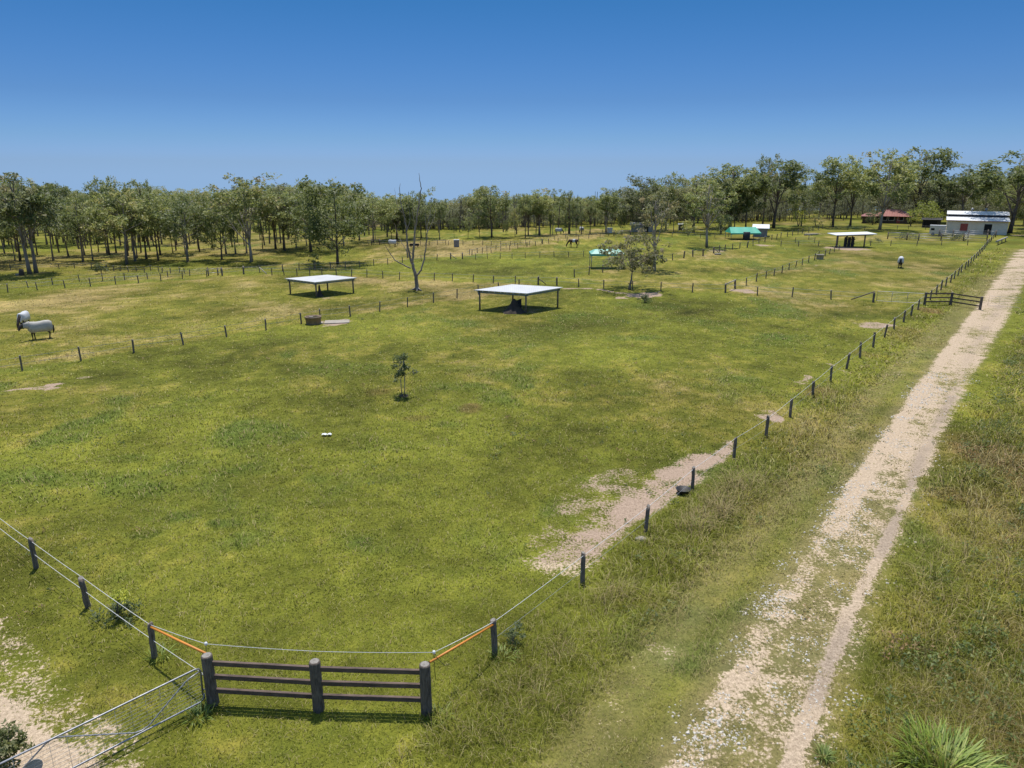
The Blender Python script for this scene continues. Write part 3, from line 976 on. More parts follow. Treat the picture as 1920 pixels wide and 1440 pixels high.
GT = 'eucalypts standing round the paddocks'
for a in [
    (56, 514, 322, 120, 'sparse', 'leaning twin eucalypt, nearer stem, beside the stump at far left', 1),
    (68, 512, 328, 105, 'tall', 'thin dark eucalypt rising just behind the leaning pair at far left', 1),
    (38, 489, 345, 105, 'round', 'dark trunked eucalypt left of and behind the leaning pair', 0),
    (-20, 500, 345, 130, 'round', 'eucalypt cut off by the left edge of the photo', 1),
    (-75, 497, 340, 130, 'tall', 'eucalypt standing past the left edge of the woodland', 0),
    (156, 491, 368, 95, 'round', 'rounded eucalypt with bright olive crown in the left woodland', 3),
    (238, 496, 353, 125, 'round', 'broad yellowish eucalypt with black base and bare grey lower limbs', 1),
    (205, 478, 328, 60, 'tall', 'tall eucalypt poking above the skyline between two rounded crowns on the left', 3),
    (254, 490, 337, 70, 'tall', 'pale grey eucalypt trunk just right of the black based broad tree', 1),
    (297, 489, 340, 80, 'round', 'eucalypt with small dark crown above the wire fence, left of the straight black trunk', 0),
    (352, 491, 362, 112, 'round', 'yellow green eucalypt on a straight black trunk near the wire fence', 3),
    (416, 487, 348, 78, 'deep', 'dark leafy eucalypt clump on three thin trunks', 0),
    (472, 491, 322, 105, 'tall', 'tallest open crowned eucalypt of the left woodland with pale forked limbs', 2),
    (533, 468, 335, 88, 'round', 'eucalypt with rusty lower crown between the tall open tree and the big leafy one', 2),
    (583, 472, 334, 110, 'dense', 'leafy eucalypt half hidden behind the big dark paddock tree', 0),
    (633, 495, 327, 128, 'deep', 'big dense eucalypt with foliage almost to the ground beside the paddock fence', 0),
    (700, 454, 357, 80, 'round', 'olive eucalypt at the corner of the woodland behind the far rail gate', 1),
    (744, 449, 362, 70, 'tall', 'slim eucalypt straight behind the dead tree', 0),
    (790, 447, 349, 66, 'round', 'dark rounded eucalypt right of the dead tree tip', 0),
    (922, 445, 345, 66, 'tall', 'tallest eucalypt of the central woodland with a pointed crown', 0),
    (985, 446, 362, 30, 'tall', 'slender dark eucalypt standing forward of the central woodland edge', 3),
    (1012, 441, 352, 52, 'tall', 'umbrella crowned eucalypt above the central woodland', 1),
    (1066, 438, 356, 34, 'tall', 'small topped eucalypt left of the white rugged far horses', 3),
    (1136, 436, 350, 44, 'tall', 'eucalypt with flat top above the far grey tank', 1),
    (1204, 434, 324, 108, 'round', 'broad domed eucalypt with brown grey stems behind the small spreading tree', 2),
    (1248, 433, 320, 74, 'round', 'eucalypt with airy round head right of the broad domed one', 1),
    (1227, 507, 352, 62, 'sparse', 'forked pale limbed tree standing in the paddock behind the spreading tree', 2),
    (1300, 436, 321, 88, 'round', 'high domed eucalypt behind the lone paddock gum', 2),
    (1325, 464, 330, 92, 'sparse', 'lone paddock gum with pale trunk left of the green roofed shelter', 0),
    (1368, 428, 305, 104, 'tall', 'wide arching eucalypt behind the green roofed shelter', 0),
    (1398, 428, 318, 70, 'round', 'dark stemmed eucalypt just right of the green roofed shelter', 0),
    (1430, 420, 287, 46, 'tall', 'narrow eucalypt whose dark tuft tops the group by the grey shed', 3),
    (1450, 428, 296, 110, 'tall', 'large thick trunked eucalypt behind the grey shed', 0),
    (1502, 424, 330, 62, 'round', 'smaller eucalypt in the gap right of the large thick trunked one', 3),
    (1561, 426, 289, 84, 'tall', 'tall eucalypt with black lower trunk behind the skillion shelter', 0),
    (1594, 424, 302, 60, 'tall', 'dark stemmed eucalypt between the skillion shelter and the red roofed house', 3),
    (1649, 431, 276, 96, 'tall', 'tall open eucalypt forking low in front of the red roofed house', 2),
    (1713, 416, 272, 100, 'tall', 'tallest eucalypt of all, beside the lime green bush', 0),
    (1800, 420, 304, 84, 'tall', 'flat topped eucalypt rising behind the silver roofed shed', 1),
    (1845, 418, 322, 80, 'round', 'low eucalypt behind the right end of the silver roofed shed', 1),
    (1893, 437, 279, 140, 'tall', 'spreading eucalypt beside the right end of the silver roofed shed', 0),
    (1950, 430, 300, 110, 'tall', 'eucalypt past the right edge beside the lane', 1),
    (2010, 432, 290, 130, 'tall', 'wide eucalypt outside the right edge beside the lane', 0),
    (1660, 415, 330, 70, 'round', 'olive eucalypt behind the roof of the red roofed house', 2),
    (1755, 418, 335, 80, 'round', 'eucalypt behind the dark carport', 2),
]:
    plant_tree(*a[:6], var=a[6], group=GT)
plant_tree(1180, 543, 428, 108, 'low', 'small spreading paddock tree with sparse grey leaves and bare soil beneath', name='spreading_tree')

# woodland behind: single trees in rows, each told apart by row, look and what it stands behind
LAND = [(-200, 60, 'the leaning pair of trees'), (60, 180, 'the rounded bright olive tree'), (180, 270, 'the black based broad tree'), (270, 390, 'the straight black trunk'),
        (390, 455, 'the three stemmed leafy clump'), (455, 540, 'the tall open crowned tree'), (540, 680, 'the big dense paddock tree'), (680, 760, 'the far rugged horse'),
        (760, 830, 'the dead tree'), (830, 900, 'the grey water cube'), (900, 980, 'the pointed central tree'), (980, 1080, 'the brown grazing horse'),
        (1080, 1170, 'the far rail fence'), (1170, 1270, 'the brown hay shed'), (1270, 1360, 'the lone paddock gum'), (1360, 1440, 'the green roofed shelter'),
        (1440, 1540, 'the grey shed'), (1540, 1620, 'the skillion shelter'), (1620, 1700, 'the red roofed house'), (1700, 1780, 'the lime bush'), (1780, 1900, 'the silver roofed shed'), (1900, 2100, 'the end of the lane')]
LOOK = {('tall', 0): 'dark barked high crowned', ('tall', 1): 'grey barked high crowned', ('tall', 2): 'pale barked high crowned', ('tall', 3): 'slim dark barked high crowned',
        ('round', 0): 'dark trunked round crowned', ('round', 1): 'brown trunked round crowned', ('round', 2): 'grey leaved round crowned', ('round', 3): 'olive round crowned',
        ('dense', 0): 'thickly leaved', ('dense', 1): 'thick grey leaved', ('deep', 0): 'dark thickly leaved', ('deep', 1): 'dark green round crowned', ('sparse', 0): 'thin crowned pale', ('sparse', 1): 'thin crowned brown'}
rr = random.Random(5)
used = {}
# (row word, foot y as function, top y as function, px step)
def foot(x, row):
    base = np.interp(x, [-200, 0, 300, 500, 600, 700, 900, 1200, 1500, 1900, 2100], [486, 482, 481, 466, 461, 449, 445, 434, 424, 421, 421])
    return 330 + (base - 330) * (1, .84, .70, .58)[row]


def skyline(x):
    return np.interp(x, [-200, 0, 100, 150, 250, 330, 400, 470, 560, 650, 690, 740, 860, 930, 1000, 1100, 1170, 1220, 1300, 1400, 1500, 1600, 1700, 1800, 1920, 2100],
                     [345, 346, 338, 350, 346, 346, 352, 342, 340, 345, 358, 368, 368, 358, 362, 364, 362, 345, 338, 328, 332, 330, 326, 330, 325, 325])


def lowline(x):
    return np.interp(x, [-200, 0, 300, 700, 900, 1100, 1250, 1900, 2100], [372, 372, 375, 385, 384, 380, 365, 352, 350])


for row, step in ((0, 23), (1, 23), (2, 27)):
    x = -75.0
    while x < 1995:
        x += step * rr.uniform(.65, 1.35)
        if row == 0 and (1390 < x < 1900):
            continue
        yb = foot(x, row) + rr.uniform(-3.5, 3.5) * (1 if x > 680 else 2.2) * (1, .7, .5, .4)[row]
        sk = skyline(x)
        yt = sk + rr.uniform(-12, 10) if rr.random() < .5 else sk + rr.uniform(6, 28)
        if row >= 2:
            yt = max(yt, sk + 2)
        if row == 0:
            yt = yt + rr.uniform(4, 24)
        k = rr.choice(['tall', 'tall', 'tall', 'round', 'round', 'dense', 'sparse', 'deep'])
        if k == 'dense' and row < 2 and rr.random() < .5:
            k = 'round'
        var = rr.randrange({'tall': 4, 'round': 4, 'dense': 2, 'sparse': 2, 'deep': 2}[k])
        d = at(960, yb).y
        Ht = at_depth(960, yt, d).z
        land = next((l for a, b_, l in LAND if a <= x < b_), LAND[-1][2])
        lab = '%s eucalypt, %s row behind %s' % (LOOK[(k, var)], ('first', 'second', 'third')[row], land)
        wpx = (yb - yt) * rr.uniform(.34, .54) * (1.15 if k == 'round' else 1)
        t = plant_tree(x, yb, yt, None, k, lab, var=var, group='eucalypts of the woodland behind %s' % land, height=Ht, width=wpx * wpp(yb))
        used.setdefault(lab, []).append(t)
print('woodland trees', sum(len(v) for v in used.values()), 'labels', len(used))


def thicket():
    """the low scrub and saplings that close the woodland behind the right paddocks"""
    src = [make_tree(800 + i, 'brush', per=14, raw=True) for i in range(4)]
    r2 = random.Random(19)
    VV, TT = [], []
    tv, tf = [], []
    for i in range(190):        # dark thin trunks inside the left and middle woodland
        px = r2.uniform(-70, 1150)
        top = float(np.interp(px, [-70, 300, 500, 700, 1150], [476, 474, 460, 446, 438]))
        p = at(px, r2.uniform(top - 38, top))
        if px > 1000 and p.y < 165:
            continue
        h = min(9.0, rise(px, at(px, top).y * 0 + top, top - 62) * r2.uniform(.8, 1.2))
        b0 = len(tv)
        lx, ly = r2.uniform(-.5, .5), r2.uniform(-.5, .5)
        ra = r2.uniform(.1, .2)
        for zz, rr_ in ((-.1, ra), (h, ra * .6)):
            for c in range(5):
                tv.append((p.x + lx * zz / h + rr_ * cos(c * 1.257), p.y + ly * zz / h + rr_ * sin(c * 1.257), zz))
        tf += [(b0 + c, b0 + (c + 1) % 5, b0 + 5 + (c + 1) % 5, b0 + 5 + c) for c in range(5)]
    for i in range(460):
        px = r2.uniform(1130, 2050) if r2.random() < .58 else r2.uniform(660, 1150)
        yb = float(np.interp(px, [600, 900, 1200, 1500, 2100], [432, 430, 421, 414, 412])) - r2.uniform(0, 26)
        p = at(px, yb)
        Ht = r2.uniform(4.5, 10.5) if px > 1130 else r2.uniform(3.5, 7.0)
        mb, V, T = src[i % 4]
        s_, w_ = Ht / 12.0, Ht / 12.0 * r2.uniform(1.0, 1.5)
        a = r2.uniform(0, 6.28)
        Rm = np.array([[cos(a) * w_, -sin(a) * w_, 0], [sin(a) * w_, cos(a) * w_, 0], [0, 0, s_]])
        o_ = np.array([p.x, p.y, float(ground_z(p.x, p.y)) - .1])
        VV.append(V @ Rm.T + o_)
        TT.append(np.clip(T * .8 + r2.uniform(-.25, .12), 0, 1))
        b0 = len(tv)
        tv += [tuple(Rm @ np.array(v) + o_) for v in mb.v[:56]]
        tf += [tuple(q + b0 for q in f) for f in mb.f[:49]]
        for q in range(3):      # bare poles of young trees
            b0 = len(tv)
            x, y = p.x + r2.uniform(-5, 5), p.y + r2.uniform(-5, 5)
            z = float(ground_z(x, y))
            h = r2.uniform(5, 8.5) if px > 1250 else r2.uniform(3, 5.5)
            lx, ly = r2.uniform(-.5, .5), r2.uniform(-.5, .5)
            for zz, rr_ in ((0, .13), (h, .05)):
                for c in range(5):
                    tv.append((x + lx * zz / h + rr_ * cos(c * 1.257), y + ly * zz / h + rr_ * sin(c * 1.257), z + zz))
            tf += [(b0 + c, b0 + (c + 1) % 5, b0 + 5 + (c + 1) % 5, b0 + 5 + c) for c in range(5)]
    o = obj('undergrowth', quads_mesh('undergrowth', np.concatenate(VV), np.concatenate(TT), M['leaf_thicket']))
    tag(o, kind='stuff')
    me = bpy.data.meshes.new('undergrowth_stems')
    me.from_pydata(tv, [], tf)
    me.materials.append(M['bark'])
    o2 = obj('undergrowth_stems', me, o)
    tag(o2, kind='stuff')


thicket()


def far_woodland():
    src = [make_tree(700 + i, ('round', 'dense', 'tall')[i % 3], per=20, raw=True) for i in range(5)]
    VV, TT = [], []
    tv, tf = [], []
    r2 = random.Random(9)
    for i in range(430):
        ang = radians(r2.uniform(-46, 46))
        d = r2.uniform(205, 420) if ang < .2 else r2.uniform(250, 420)
        X, Y = d * tan(ang), d
        px = W_PX / 2 + X * F_PX / (Y * cos(PITCH) + CAM_H * sin(PITCH))
        sk = float(skyline(min(2100, max(-200, px)))) + r2.uniform(3, 22)
        gz = float(ground_z(X, Y))
        Ht = at_depth(960, sk, Y).z - gz
        mb, V, T = src[i % 5]
        s, w = Ht / 12.0, Ht / 12.0 * r2.uniform(1.1, 1.5)
        a = r2.uniform(0, 6.28)
        R = np.array([[cos(a) * w, -sin(a) * w, 0], [sin(a) * w, cos(a) * w, 0], [0, 0, s]])
        VV.append(V @ R.T + np.array([X, Y, gz]))
        TT.append(np.clip(T + r2.uniform(-.12, .12), 0, 1))
        if d < 400:
            b0 = len(tv)
            tv += [tuple(R @ np.array(v) + np.array([X, Y, gz])) for v in mb.v[:56]]
            tf += [tuple(q + b0 for q in f) for f in mb.f[:49]]
    o = obj('woodland', quads_mesh('woodland', np.concatenate(VV), np.concatenate(TT), M['leaf']))
    tag(o, kind='stuff')
    me = bpy.data.meshes.new('woodland_trunks')
    me.from_pydata(tv, [], tf)
    me.materials.append(M['bark'])
    o2 = obj('woodland_trunks', me)
    tag(o2, kind='stuff')
    o2.parent = o


far_woodland()


# ------------------------------------------------------------------ dead tree drawn from its branches
def dead_tree():
    base = at(782, 544)
    Y = base.y
    t = thing('dead_tree', 'bare dead tree with long leafless forks in the dry paddock', 'tree', base)
    k = wpp(544) / wpp(544)
    sc = wpp(544)
    mb = MB()

    def path(pts, r0, r1, dep):
        n = len(pts)
        P = []
        for i, (a, b) in enumerate(pts):
            w = at_depth(a, b, Y)
            P.append(Vector((w.x - base.x, dep * (i / max(1, n - 1)) ** 1.1, w.z)))
        # finer, slightly crooked
        Q, R = [], []
        for i in range(n - 1):
            for s in range(4):
                u = (i + s / 4) / (n - 1)
                j = Vector((random.uniform(-1, 1), random.uniform(-1, 1), 0)) * .05 * (u > .02)
                Q.append(P[i].lerp(P[i + 1], s / 4) + j)
                R.append(r0 + (r1 - r0) * u)
        Q.append(P[-1])
        R.append(r1)
        mb.tube(Q, [q * .72 for q in R], 7)
        return Q

    path([(782.6, 545), (781, 530), (779, 516), (776, 505), (773, 493)], .36, .25, 0)
    path([(770, 503), (754, 495), (741, 487), (733, 475), (729, 466), (724, 456)], .13, .025, -1.0)
    path([(734, 476), (729, 470), (727, 462)], .04, .015, -1.4)
    r = path([(781, 518), (789, 507), (795, 487), (799, 447), (799.5, 427), (804, 408), (807, 385)], .18, .025, 1.2)
    path([(799, 440), (806, 425), (812, 408), (815, 395)], .06, .015, 1.6)
    path([(799, 430), (796, 405), (797, 385)], .05, .012, 1.0)
    path([(773, 494), (776, 468), (778.5, 434), (782, 408), (787, 378), (790.6, 353), (788.5, 338), (786.7, 324)], .22, .025, -.6)
    path([(779, 432), (775, 405), (776, 385), (772, 362)], .07, .015, -1.2)
    path([(783, 405), (791, 392), (796, 375)], .05, .012, .3)
    path([(772, 494), (765, 465), (762, 447), (762, 430), (756, 402), (750, 378), (748, 352), (749.5, 344)], .19, .02, .6)
    path([(762, 436), (768, 415), (766, 392), (764, 370)], .06, .012, 1.0)
    path([(755, 400), (745, 388), (740, 370), (738, 352)], .05, .012, .9)
    path([(762, 470), (750, 452), (742, 434), (735, 420)], .06, .015, 1.6)
    path([(776, 480), (768, 470), (764, 458)], .08, .03, -.8)
    for a, b in ((-.9, .1), (.7, -.5), (.1, -1.0)):
        mb.tube([(0, 0, .35), (a * .5, b * .5, .1), (a, b, -.03)], [.2, .12, .05], 6)
    mb.build('trunk', M['bark_dead'], t)
    sn = MB()
    c = at_depth(764, 470, Y)
    sn.tube([(c.x - base.x, 0, c.z - .9), (c.x - base.x - .05, 0, c.z - .2), (c.x - base.x - .12, 0, c.z + .5)], [.13, .1, .03], 6)
    sn.build('broken_limb', M['bark_pale'], t)


dead_tree()


# ------------------------------------------------------------------ bushes and saplings
def leaf_part(name, clumps, per, size, mat_, seed, parent, droop=.3, flat=.9, lo=.2, hi=.8):
    rng = np.random.default_rng(seed)
    V, T = leaf_cloud(clumps, [random.uniform(lo, hi) for _ in clumps], per, size, rng, droop, flat)
    return obj(name, quads_mesh(name, V, T, mat_), parent)


def bush(name, label, px, py, wpx, hpx, mat_, n, per, size, seed, stems=4, cat='bush', top=True, zoff=0.0):
    p = at(px, py)
    w, h = wpx * wpp(py) / 2, rise(px, py, py - hpx)
    t = thing(name, label, cat, p)
    r_ = random.Random(seed)
    cl = []
    mb = MB()
    for i in range(n):
        a, q = r_.uniform(0, 6.28), r_.uniform(0, 1) ** .5
        z = r_.uniform(.25, .95)
        k = w * q * (1 - .45 * abs(z - .45))
        cl.append((Vector((cos(a) * k, sin(a) * k, z * h)), w * r_.uniform(.16, .34)))
    for i in range(stems):
        c = cl[i % len(cl)][0]
        mb.tube([(r_.uniform(-.08, .08) * w, r_.uniform(-.08, .08) * w, -.02), (c.x * .4, c.y * .4, c.z * .5), c], [h * .02, h * .014, h * .006], 5)
    mb.build('stem', M['bark_mid'], t)
    leaf_part('foliage', cl, per, size, mat_, seed, t)
    return t


bush('lime_bush', 'bright lime green garden bush left of the silver roofed shed', 1738, 424, 54, 48, M['leaf_lime'], 60, 34, .4, 31)
bush('garden_shrub', 'dark green garden shrub behind the lime bush and dark carport', 1762, 417, 46, 44, M['leaf_deep'], 50, 30, .4, 32)
bush('garden_shrub', 'dark rounded shrub in front of the red roofed house', 1636, 421, 30, 24, M['leaf_deep'], 34, 26, .36, 33)
bush('young_tree', 'thin light green young tree right of the red roofed house', 1707, 424, 22, 32, M['leaf_lime'], 22, 22, .34, 34, cat='tree')
bush('young_tree', 'light green young tree behind the green roofed shelter yard', 1497, 424, 30, 32, M['leaf_lime'], 26, 24, .34, 35, cat='tree')
bush('young_tree', 'olive young tree left of the tall black trunked eucalypt', 1530, 424, 32, 28, M['leaf'], 26, 24, .34, 36, cat='tree')
bush('dark_bush', 'large dark bush behind the lone paddock gum', 1352, 438, 44, 34, M['leaf_deep'], 44, 26, .38, 37)
bush('weed_bush', 'leafy weed bush growing between the yard rails', 1790, 451, 34, 12, M['leaf_deep'], 26, 22, .26, 38)
bush('weed_bush', 'brownish weed bush beside the leftmost yard rails', 1700, 449, 40, 11, M['leaf_grey'], 26, 22, .26, 39)
bush('weed_bush', 'low weeds right of the skillion shelter', 1642, 455, 26, 8, M['leaf_grey'], 18, 18, .22, 40)
bush('young_tree', 'scrubby young tree standing in front of the fence posts at far left', 191, 513, 22, 24, M['leaf_deep'], 18, 20, .26, 41, cat='tree')
bush('young_tree', 'small leafy tree left of the big dense paddock tree', 590, 504, 22, 32, M['leaf'], 16, 20, .3, 42, cat='tree')
bush('shrub', 'low leafy shrub behind the brown hay shed fence', 1290, 441, 30, 30, M['leaf'], 26, 24, .34, 43)
bush('young_tree', 'scrubby brown leaved young tree in front of the brown hay shed', 1192, 440, 26, 24, M['leaf_grey'], 22, 18, .3, 47, cat='tree')
bush('corner_shrub', 'broad leaved shrub at the bottom left corner in front of the mesh gate', 8, 1462, 96, 88, M['leaf_bush'], 50, 40, .12, 44)
bush('dock_weed', 'small dark leaved weed beside the post right of the front rail panel', 962, 1206, 38, 40, M['leaf_deep'], 18, 16, .11, 45, cat='plant')
bush('grey_bush', 'low grey green bush in front of the spreading tree', 1208, 567, 24, 16, M['leaf_deep'], 20, 26, .16, 46)


def sapling():
    p = at(757, 742)
    h = rise(757, 742, 662)
    t = thing('sapling', 'lone two stemmed sapling in the middle of the near paddock', 'sapling', p)
    w = wpp(742)
    mb = MB()
    mb.tube([(-.12, 0, 0), (-.16, .05, h * .3), (-.22, .03, h * .55), (-.2, 0, h * .8)], [.032, .026, .02, .008], 6)
    mb.tube([(.06, .02, 0), (.1, .0, h * .3), (.1, .04, h * .55), (.02, .02, h * .95)], [.034, .028, .022, .008], 6)
    for a in ((-.5, .1, .42), (.55, .2, .55), (-.55, -.2, .72), (.3, -.3, .7), (-.35, .1, .85), (.2, .25, .85)):
        mb.tube([(a[0] * .2, 0, h * (a[2] - .12)), (a[0] * .6, a[1] * .6, h * (a[2] - .03)), (a[0], a[1], h * a[2])], [.018, .012, .006], 5)
    mb.build('stem', M['bark_pale'], t)
    r_ = random.Random(3)
    cl = []
    for i in range(26):
        a, z = r_.uniform(0, 6.28), r_.uniform(.5, .97)
        k = r_.uniform(.1, .62) * (1.1 - abs(z - .7))
        cl.append((Vector((cos(a) * k - .08, sin(a) * k, z * h)), r_.uniform(.14, .24)))
    cl += [(Vector((.75, .1, .58 * h)), .2), (Vector((-.5, .1, .36 * h)), .13), (Vector((-.62, 0, .7 * h)), .16), (Vector((.12, 0, .99 * h)), .14)]
    leaf_part('crown', cl, 34, .17, M['leaf_deep'], 51, t, droop=.8, lo=.3, hi=1)
    mu = MB()
    mu.lathe([(.02, .08), (.18, .07), (.33, .02), (.38, -.02)], 14)
    mu.build('mulch_ring', M['earth'], t)


sapling()


def fence_bush():
    p = at(222, 1162)
    t = thing('fence_bush', 'small yellow green sapling bush with dark base by the left front fence', 'bush', p)
    mb = MB()
    mb.tube([(0, 0, 0), (.03, 0, .4), (.1, .02, .85)], [.03, .022, .01], 6)
    mb.tube([(0, 0, 0), (-.2, .1, .3), (-.4, .15, .5)], [.02, .015, .006], 5)
    mb.build('stem', M['bark'], t)
    cl = [(Vector((random.uniform(-.1, .3), random.uniform(-.2, .2), random.uniform(.75, 1.02))), .13) for _ in range(8)]
    leaf_part('top_foliage', cl, 34, .1, M['leaf_lime'], 61, t)
    cl = [(Vector((random.uniform(-.6, .6), random.uniform(-.5, .4), random.uniform(.12, .5))), .2) for _ in range(20)]
    leaf_part('base_foliage', cl, 36, .11, M['leaf_deep'], 62, t)


fence_bush()


def strap_clump(name, label, px, py, n, L, seed, spread=.35):
    p = at(px, py)
    r_ = random.Random(seed)
    V, T = [], []
    for i in range(n):
        a = r_.uniform(0, 6.28)
        q = spread * r_.random() ** .5
        x0, y0 = cos(a) * q, sin(a) * q
        a2 = a + r_.uniform(-.7, .7)
        l = L * r_.uniform(.5, 1.15)
        arch = r_.uniform(.35, 1.0)
        w = r_.uniform(.014, .026) * (1 if n > 300 else .6)
        prev = None
        tt = min(1, max(0, r_.gauss(.5, .25)))
        for s in range(6):
            u = s / 5
            out_ = l * arch * u ** 1.4 * .85
            z = l * (u * (1.25 - arch * .45) - .62 * arch * u * u)
            c = Vector((x0 + cos(a2) * out_, y0 + sin(a2) * out_, max(.01, z)))
            ww = w * (1 - u ** 2.5) + .001
            sd = Vector((-sin(a2), cos(a2), .25)) * ww
            cur = (c - sd, c + sd)
            if prev:
                V += [prev[0], prev[1], cur[1], cur[0]]
                T += [tt] * 4
            prev = cur
    o = obj(name, quads_mesh(name, np.array([tuple(v) for v in V]), np.array(T), M['strap']), None, p)
    return tag(o, label, 'grass clump')


strap_clump('strappy_grass', 'large clump of glossy strap leaved grass at the bottom right corner', 1768, 1446, 620, 1.1, 71, .8)
strap_clump('strappy_grass', 'smaller tuft of strap leaved grass left of the large glossy clump', 1545, 1420, 60, .4, 72, .16)
strap_clump('strappy_grass', 'tuft of strap leaved grass at the foot of the left post of the front rail panel', 372, 1345, 90, .42, 73, .35)
strap_clump('strappy_grass', 'tuft of grass round the right post of the front rail panel', 822, 1345, 70, .36, 74, .3)
strap_clump('strappy_grass', 'tuft of tall grass round the post where the left orange pole starts', 300, 1232, 60, .38, 75, .3)
strap_clump('strappy_grass', 'tuft of tall grass round the post where the right orange pole starts', 945, 1232, 70, .4, 76, .35)


def weeds():
    """broad leaved weeds growing through the long grass of the verges"""
    rng = np.random.default_rng(77)
    r_ = random.Random(77)
    cl, tn = [], []
    right, left = POLY['right_verge'], POLY['verge']
    for i in range(9000):
        y = r_.uniform(9, 62)
        x = r_.uniform(3, 46)
        X, Y = np.array([x]), np.array([y])
        inr = inside(X, Y, right)[0]
        inl = inside(X, Y, left)[0]
        if not (inr or inl) or (inl and r_.random() < .86):
            continue
        if fbm(X, Y, 2.6, 860, 3)[0] < (.49 if inr else .55):
            continue
        br = inr and (fbm(X, Y, 4.2, 870, 2)[0] > .56)
        for k in range(3):
            cl.append((Vector((x + r_.uniform(-.25, .25), y + r_.uniform(-.25, .25), r_.uniform(.12, .5 if inr else .3))), r_.uniform(.12, .24)))
            tn.append(r_.uniform(.62, 1.0) if br and r_.random() < .7 else r_.uniform(0, .6))
    for i in range(1500):
        y, x = r_.uniform(11, 75), r_.uniform(-50, 40)
        if fbm(np.array([x]), np.array([y]), 6, 880, 3)[0] < .53 or inside(np.array([x]), np.array([y]), right)[0]:
            continue
        n_ = r_.randint(1, 3)
        br = r_.random() < .25
        for k in range(n_):
            cl.append((Vector((x + r_.uniform(-.25, .25), y + r_.uniform(-.25, .25), r_.uniform(.05, .14))), r_.uniform(.1, .22)))
            tn.append(r_.uniform(.65, .95) if br else r_.uniform(0, .4))
    V, T = leaf_cloud(cl, tn, 9, .11, rng, .2, .8)
    tag(obj('weeds', quads_mesh('weeds', V, T, M['weed'])), kind='stuff')
    print('weed clumps', len(cl))


weeds()


# ------------------------------------------------------------------ fences
def post_mesh(seed, H, r, mat_=None):
    rnd = random.Random(seed)
    mb = MB()
    n = 10
    pts, rad = [], []
    for i in range(7):
        t = i / 6
        pts.append((rnd.uniform(-.008, .008), rnd.uniform(-.008, .008), -.12 + (H + .12) * t))
        rad.append(r * rnd.uniform(.93, 1.07) * (1.05 - .08 * t))
    pts.append((0, 0, H + .012))
    rad.append(r * .8)
    mb.tube(pts, rad, n, cap=False)
    b0 = len(mb.v) - n
    mb.f.append(tuple(range(b0, b0 + n)))
    mb.m.append(1)
    mb.sm.append(False)
    return mb.mesh('post', [mat_ or M['post'], M['post_end']])


POSTS = [post_mesh(i, 1.0, .085) for i in range(5)]


def wire_mesh(pts, r, sag, mat_):
    mb = MB()
    P = []
    for a, b in zip(pts, pts[1:]):
        a, b = Vector(a), Vector(b)
        for s in range(4):
            u = s / 4
            P.append(a.lerp(b, u) + Vector((0, 0, -sag * 4 * u * (1 - u))))
    P.append(Vector(pts[-1]))
    mb.tube(P, r, 4, smooth=False)
    return mb.mesh('wire', mat_)


def fence(label, pts, H=1.15, r=1.0, wires=((.93, .012, 'wire'), (.5, .012, 'wire')), name='wire_fence', tops=None, seed=0, thick=()):
    """pts are the feet of the posts in the photo"""
    rnd = random.Random(seed + len(pts))
    feet = [at(*p) for p in pts]
    t = thing(name, label, 'fence', feet[0])
    hs = []
    for i, p in enumerate(feet):
        o = obj('post', POSTS[rnd.randrange(len(POSTS))], t)
        o.location = p - feet[0]
        h = H * rnd.uniform(.93, 1.06)
        k = r * (1.6 if i in thick else 1) * rnd.uniform(.9, 1.1)
        o.scale = (k, k, h)
        o.rotation_euler = (rnd.gauss(0, .035), rnd.gauss(0, .055), rnd.uniform(0, 6))
        hs.append(h)
    for f, rad, mt in wires:
        w = wire_mesh([p - feet[0] + Vector((0, 0, H * f)) for p in feet], rad, .02, M[mt])
        obj('wire', w, t)
    return t


A_PTS = [(928, 1225), (1092, 1095), (1210, 999), (1298, 921), (1376, 860), (1436, 820), (1481, 782), (1523, 746), (1557, 716), (1587, 692), (1612, 671), (1637, 651), (1658, 633), (1676, 618), (1694, 604),
         (1708, 592), (1721, 581), (1744, 563), (1755, 553), (1764, 544), (1773, 537), (1782, 530), (1789, 523), (1796, 517), (1802, 511), (1809, 505), (1815, 500), (1820, 495), (1825, 490), (1830, 485), (1834, 480),
         (1838, 476), (1842, 472), (1845, 468), (1848, 464), (1851, 460), (1854, 457), (1857, 454), (1859, 451), (1862, 448)]
fence('long roped timber post fence running from the front corner along the dirt lane', A_PTS, 1.2, 1.0, ((.94, .0085, 'rope'), (.45, .005, 'wire')), 'roped_fence', seed=1)
B_PTS = [(290, 1232), (165, 1139), (68, 1066), (-12, 1003), (-80, 952), (-150, 900)]
fence('short run of dark posts with two white ropes at the left front', B_PTS, 1.2, 1.05, ((.96, .0085, 'rope'), (.52, .0085, 'rope')), 'roped_fence', seed=2)
fence('thin wire fence behind the near paddock from the left edge to the white shelter',
      [(-70, 712), (42, 695), (152, 677), (251, 661), (344, 647), (425, 632), (499, 619), (565, 607), (601, 601), (657, 594), (712, 584), (764, 575), (813, 567), (857, 559), (897, 552), (935, 546), (973, 540), (1010, 534)], 1.12, .8, seed=3)
fence('cross fence running from the left edge past the dead tree to the braced corner post',
      [(-60, 556), (15, 548), (70, 544), (122, 540), (170, 537), (217, 533), (260, 531), (302, 527), (342, 523), (388, 519), (417, 517), (457, 514), (510, 516), (533, 516), (557, 517), (581, 517), (604, 517), (631, 517), (659, 518), (688, 520), (718, 522), (749, 524), (780, 525), (814, 526), (848, 527), (887, 529), (925, 531), (966, 532), (1009, 534), (1044, 535)], 1.08, .8, seed=4, thick=(10, 11, 28, 29))
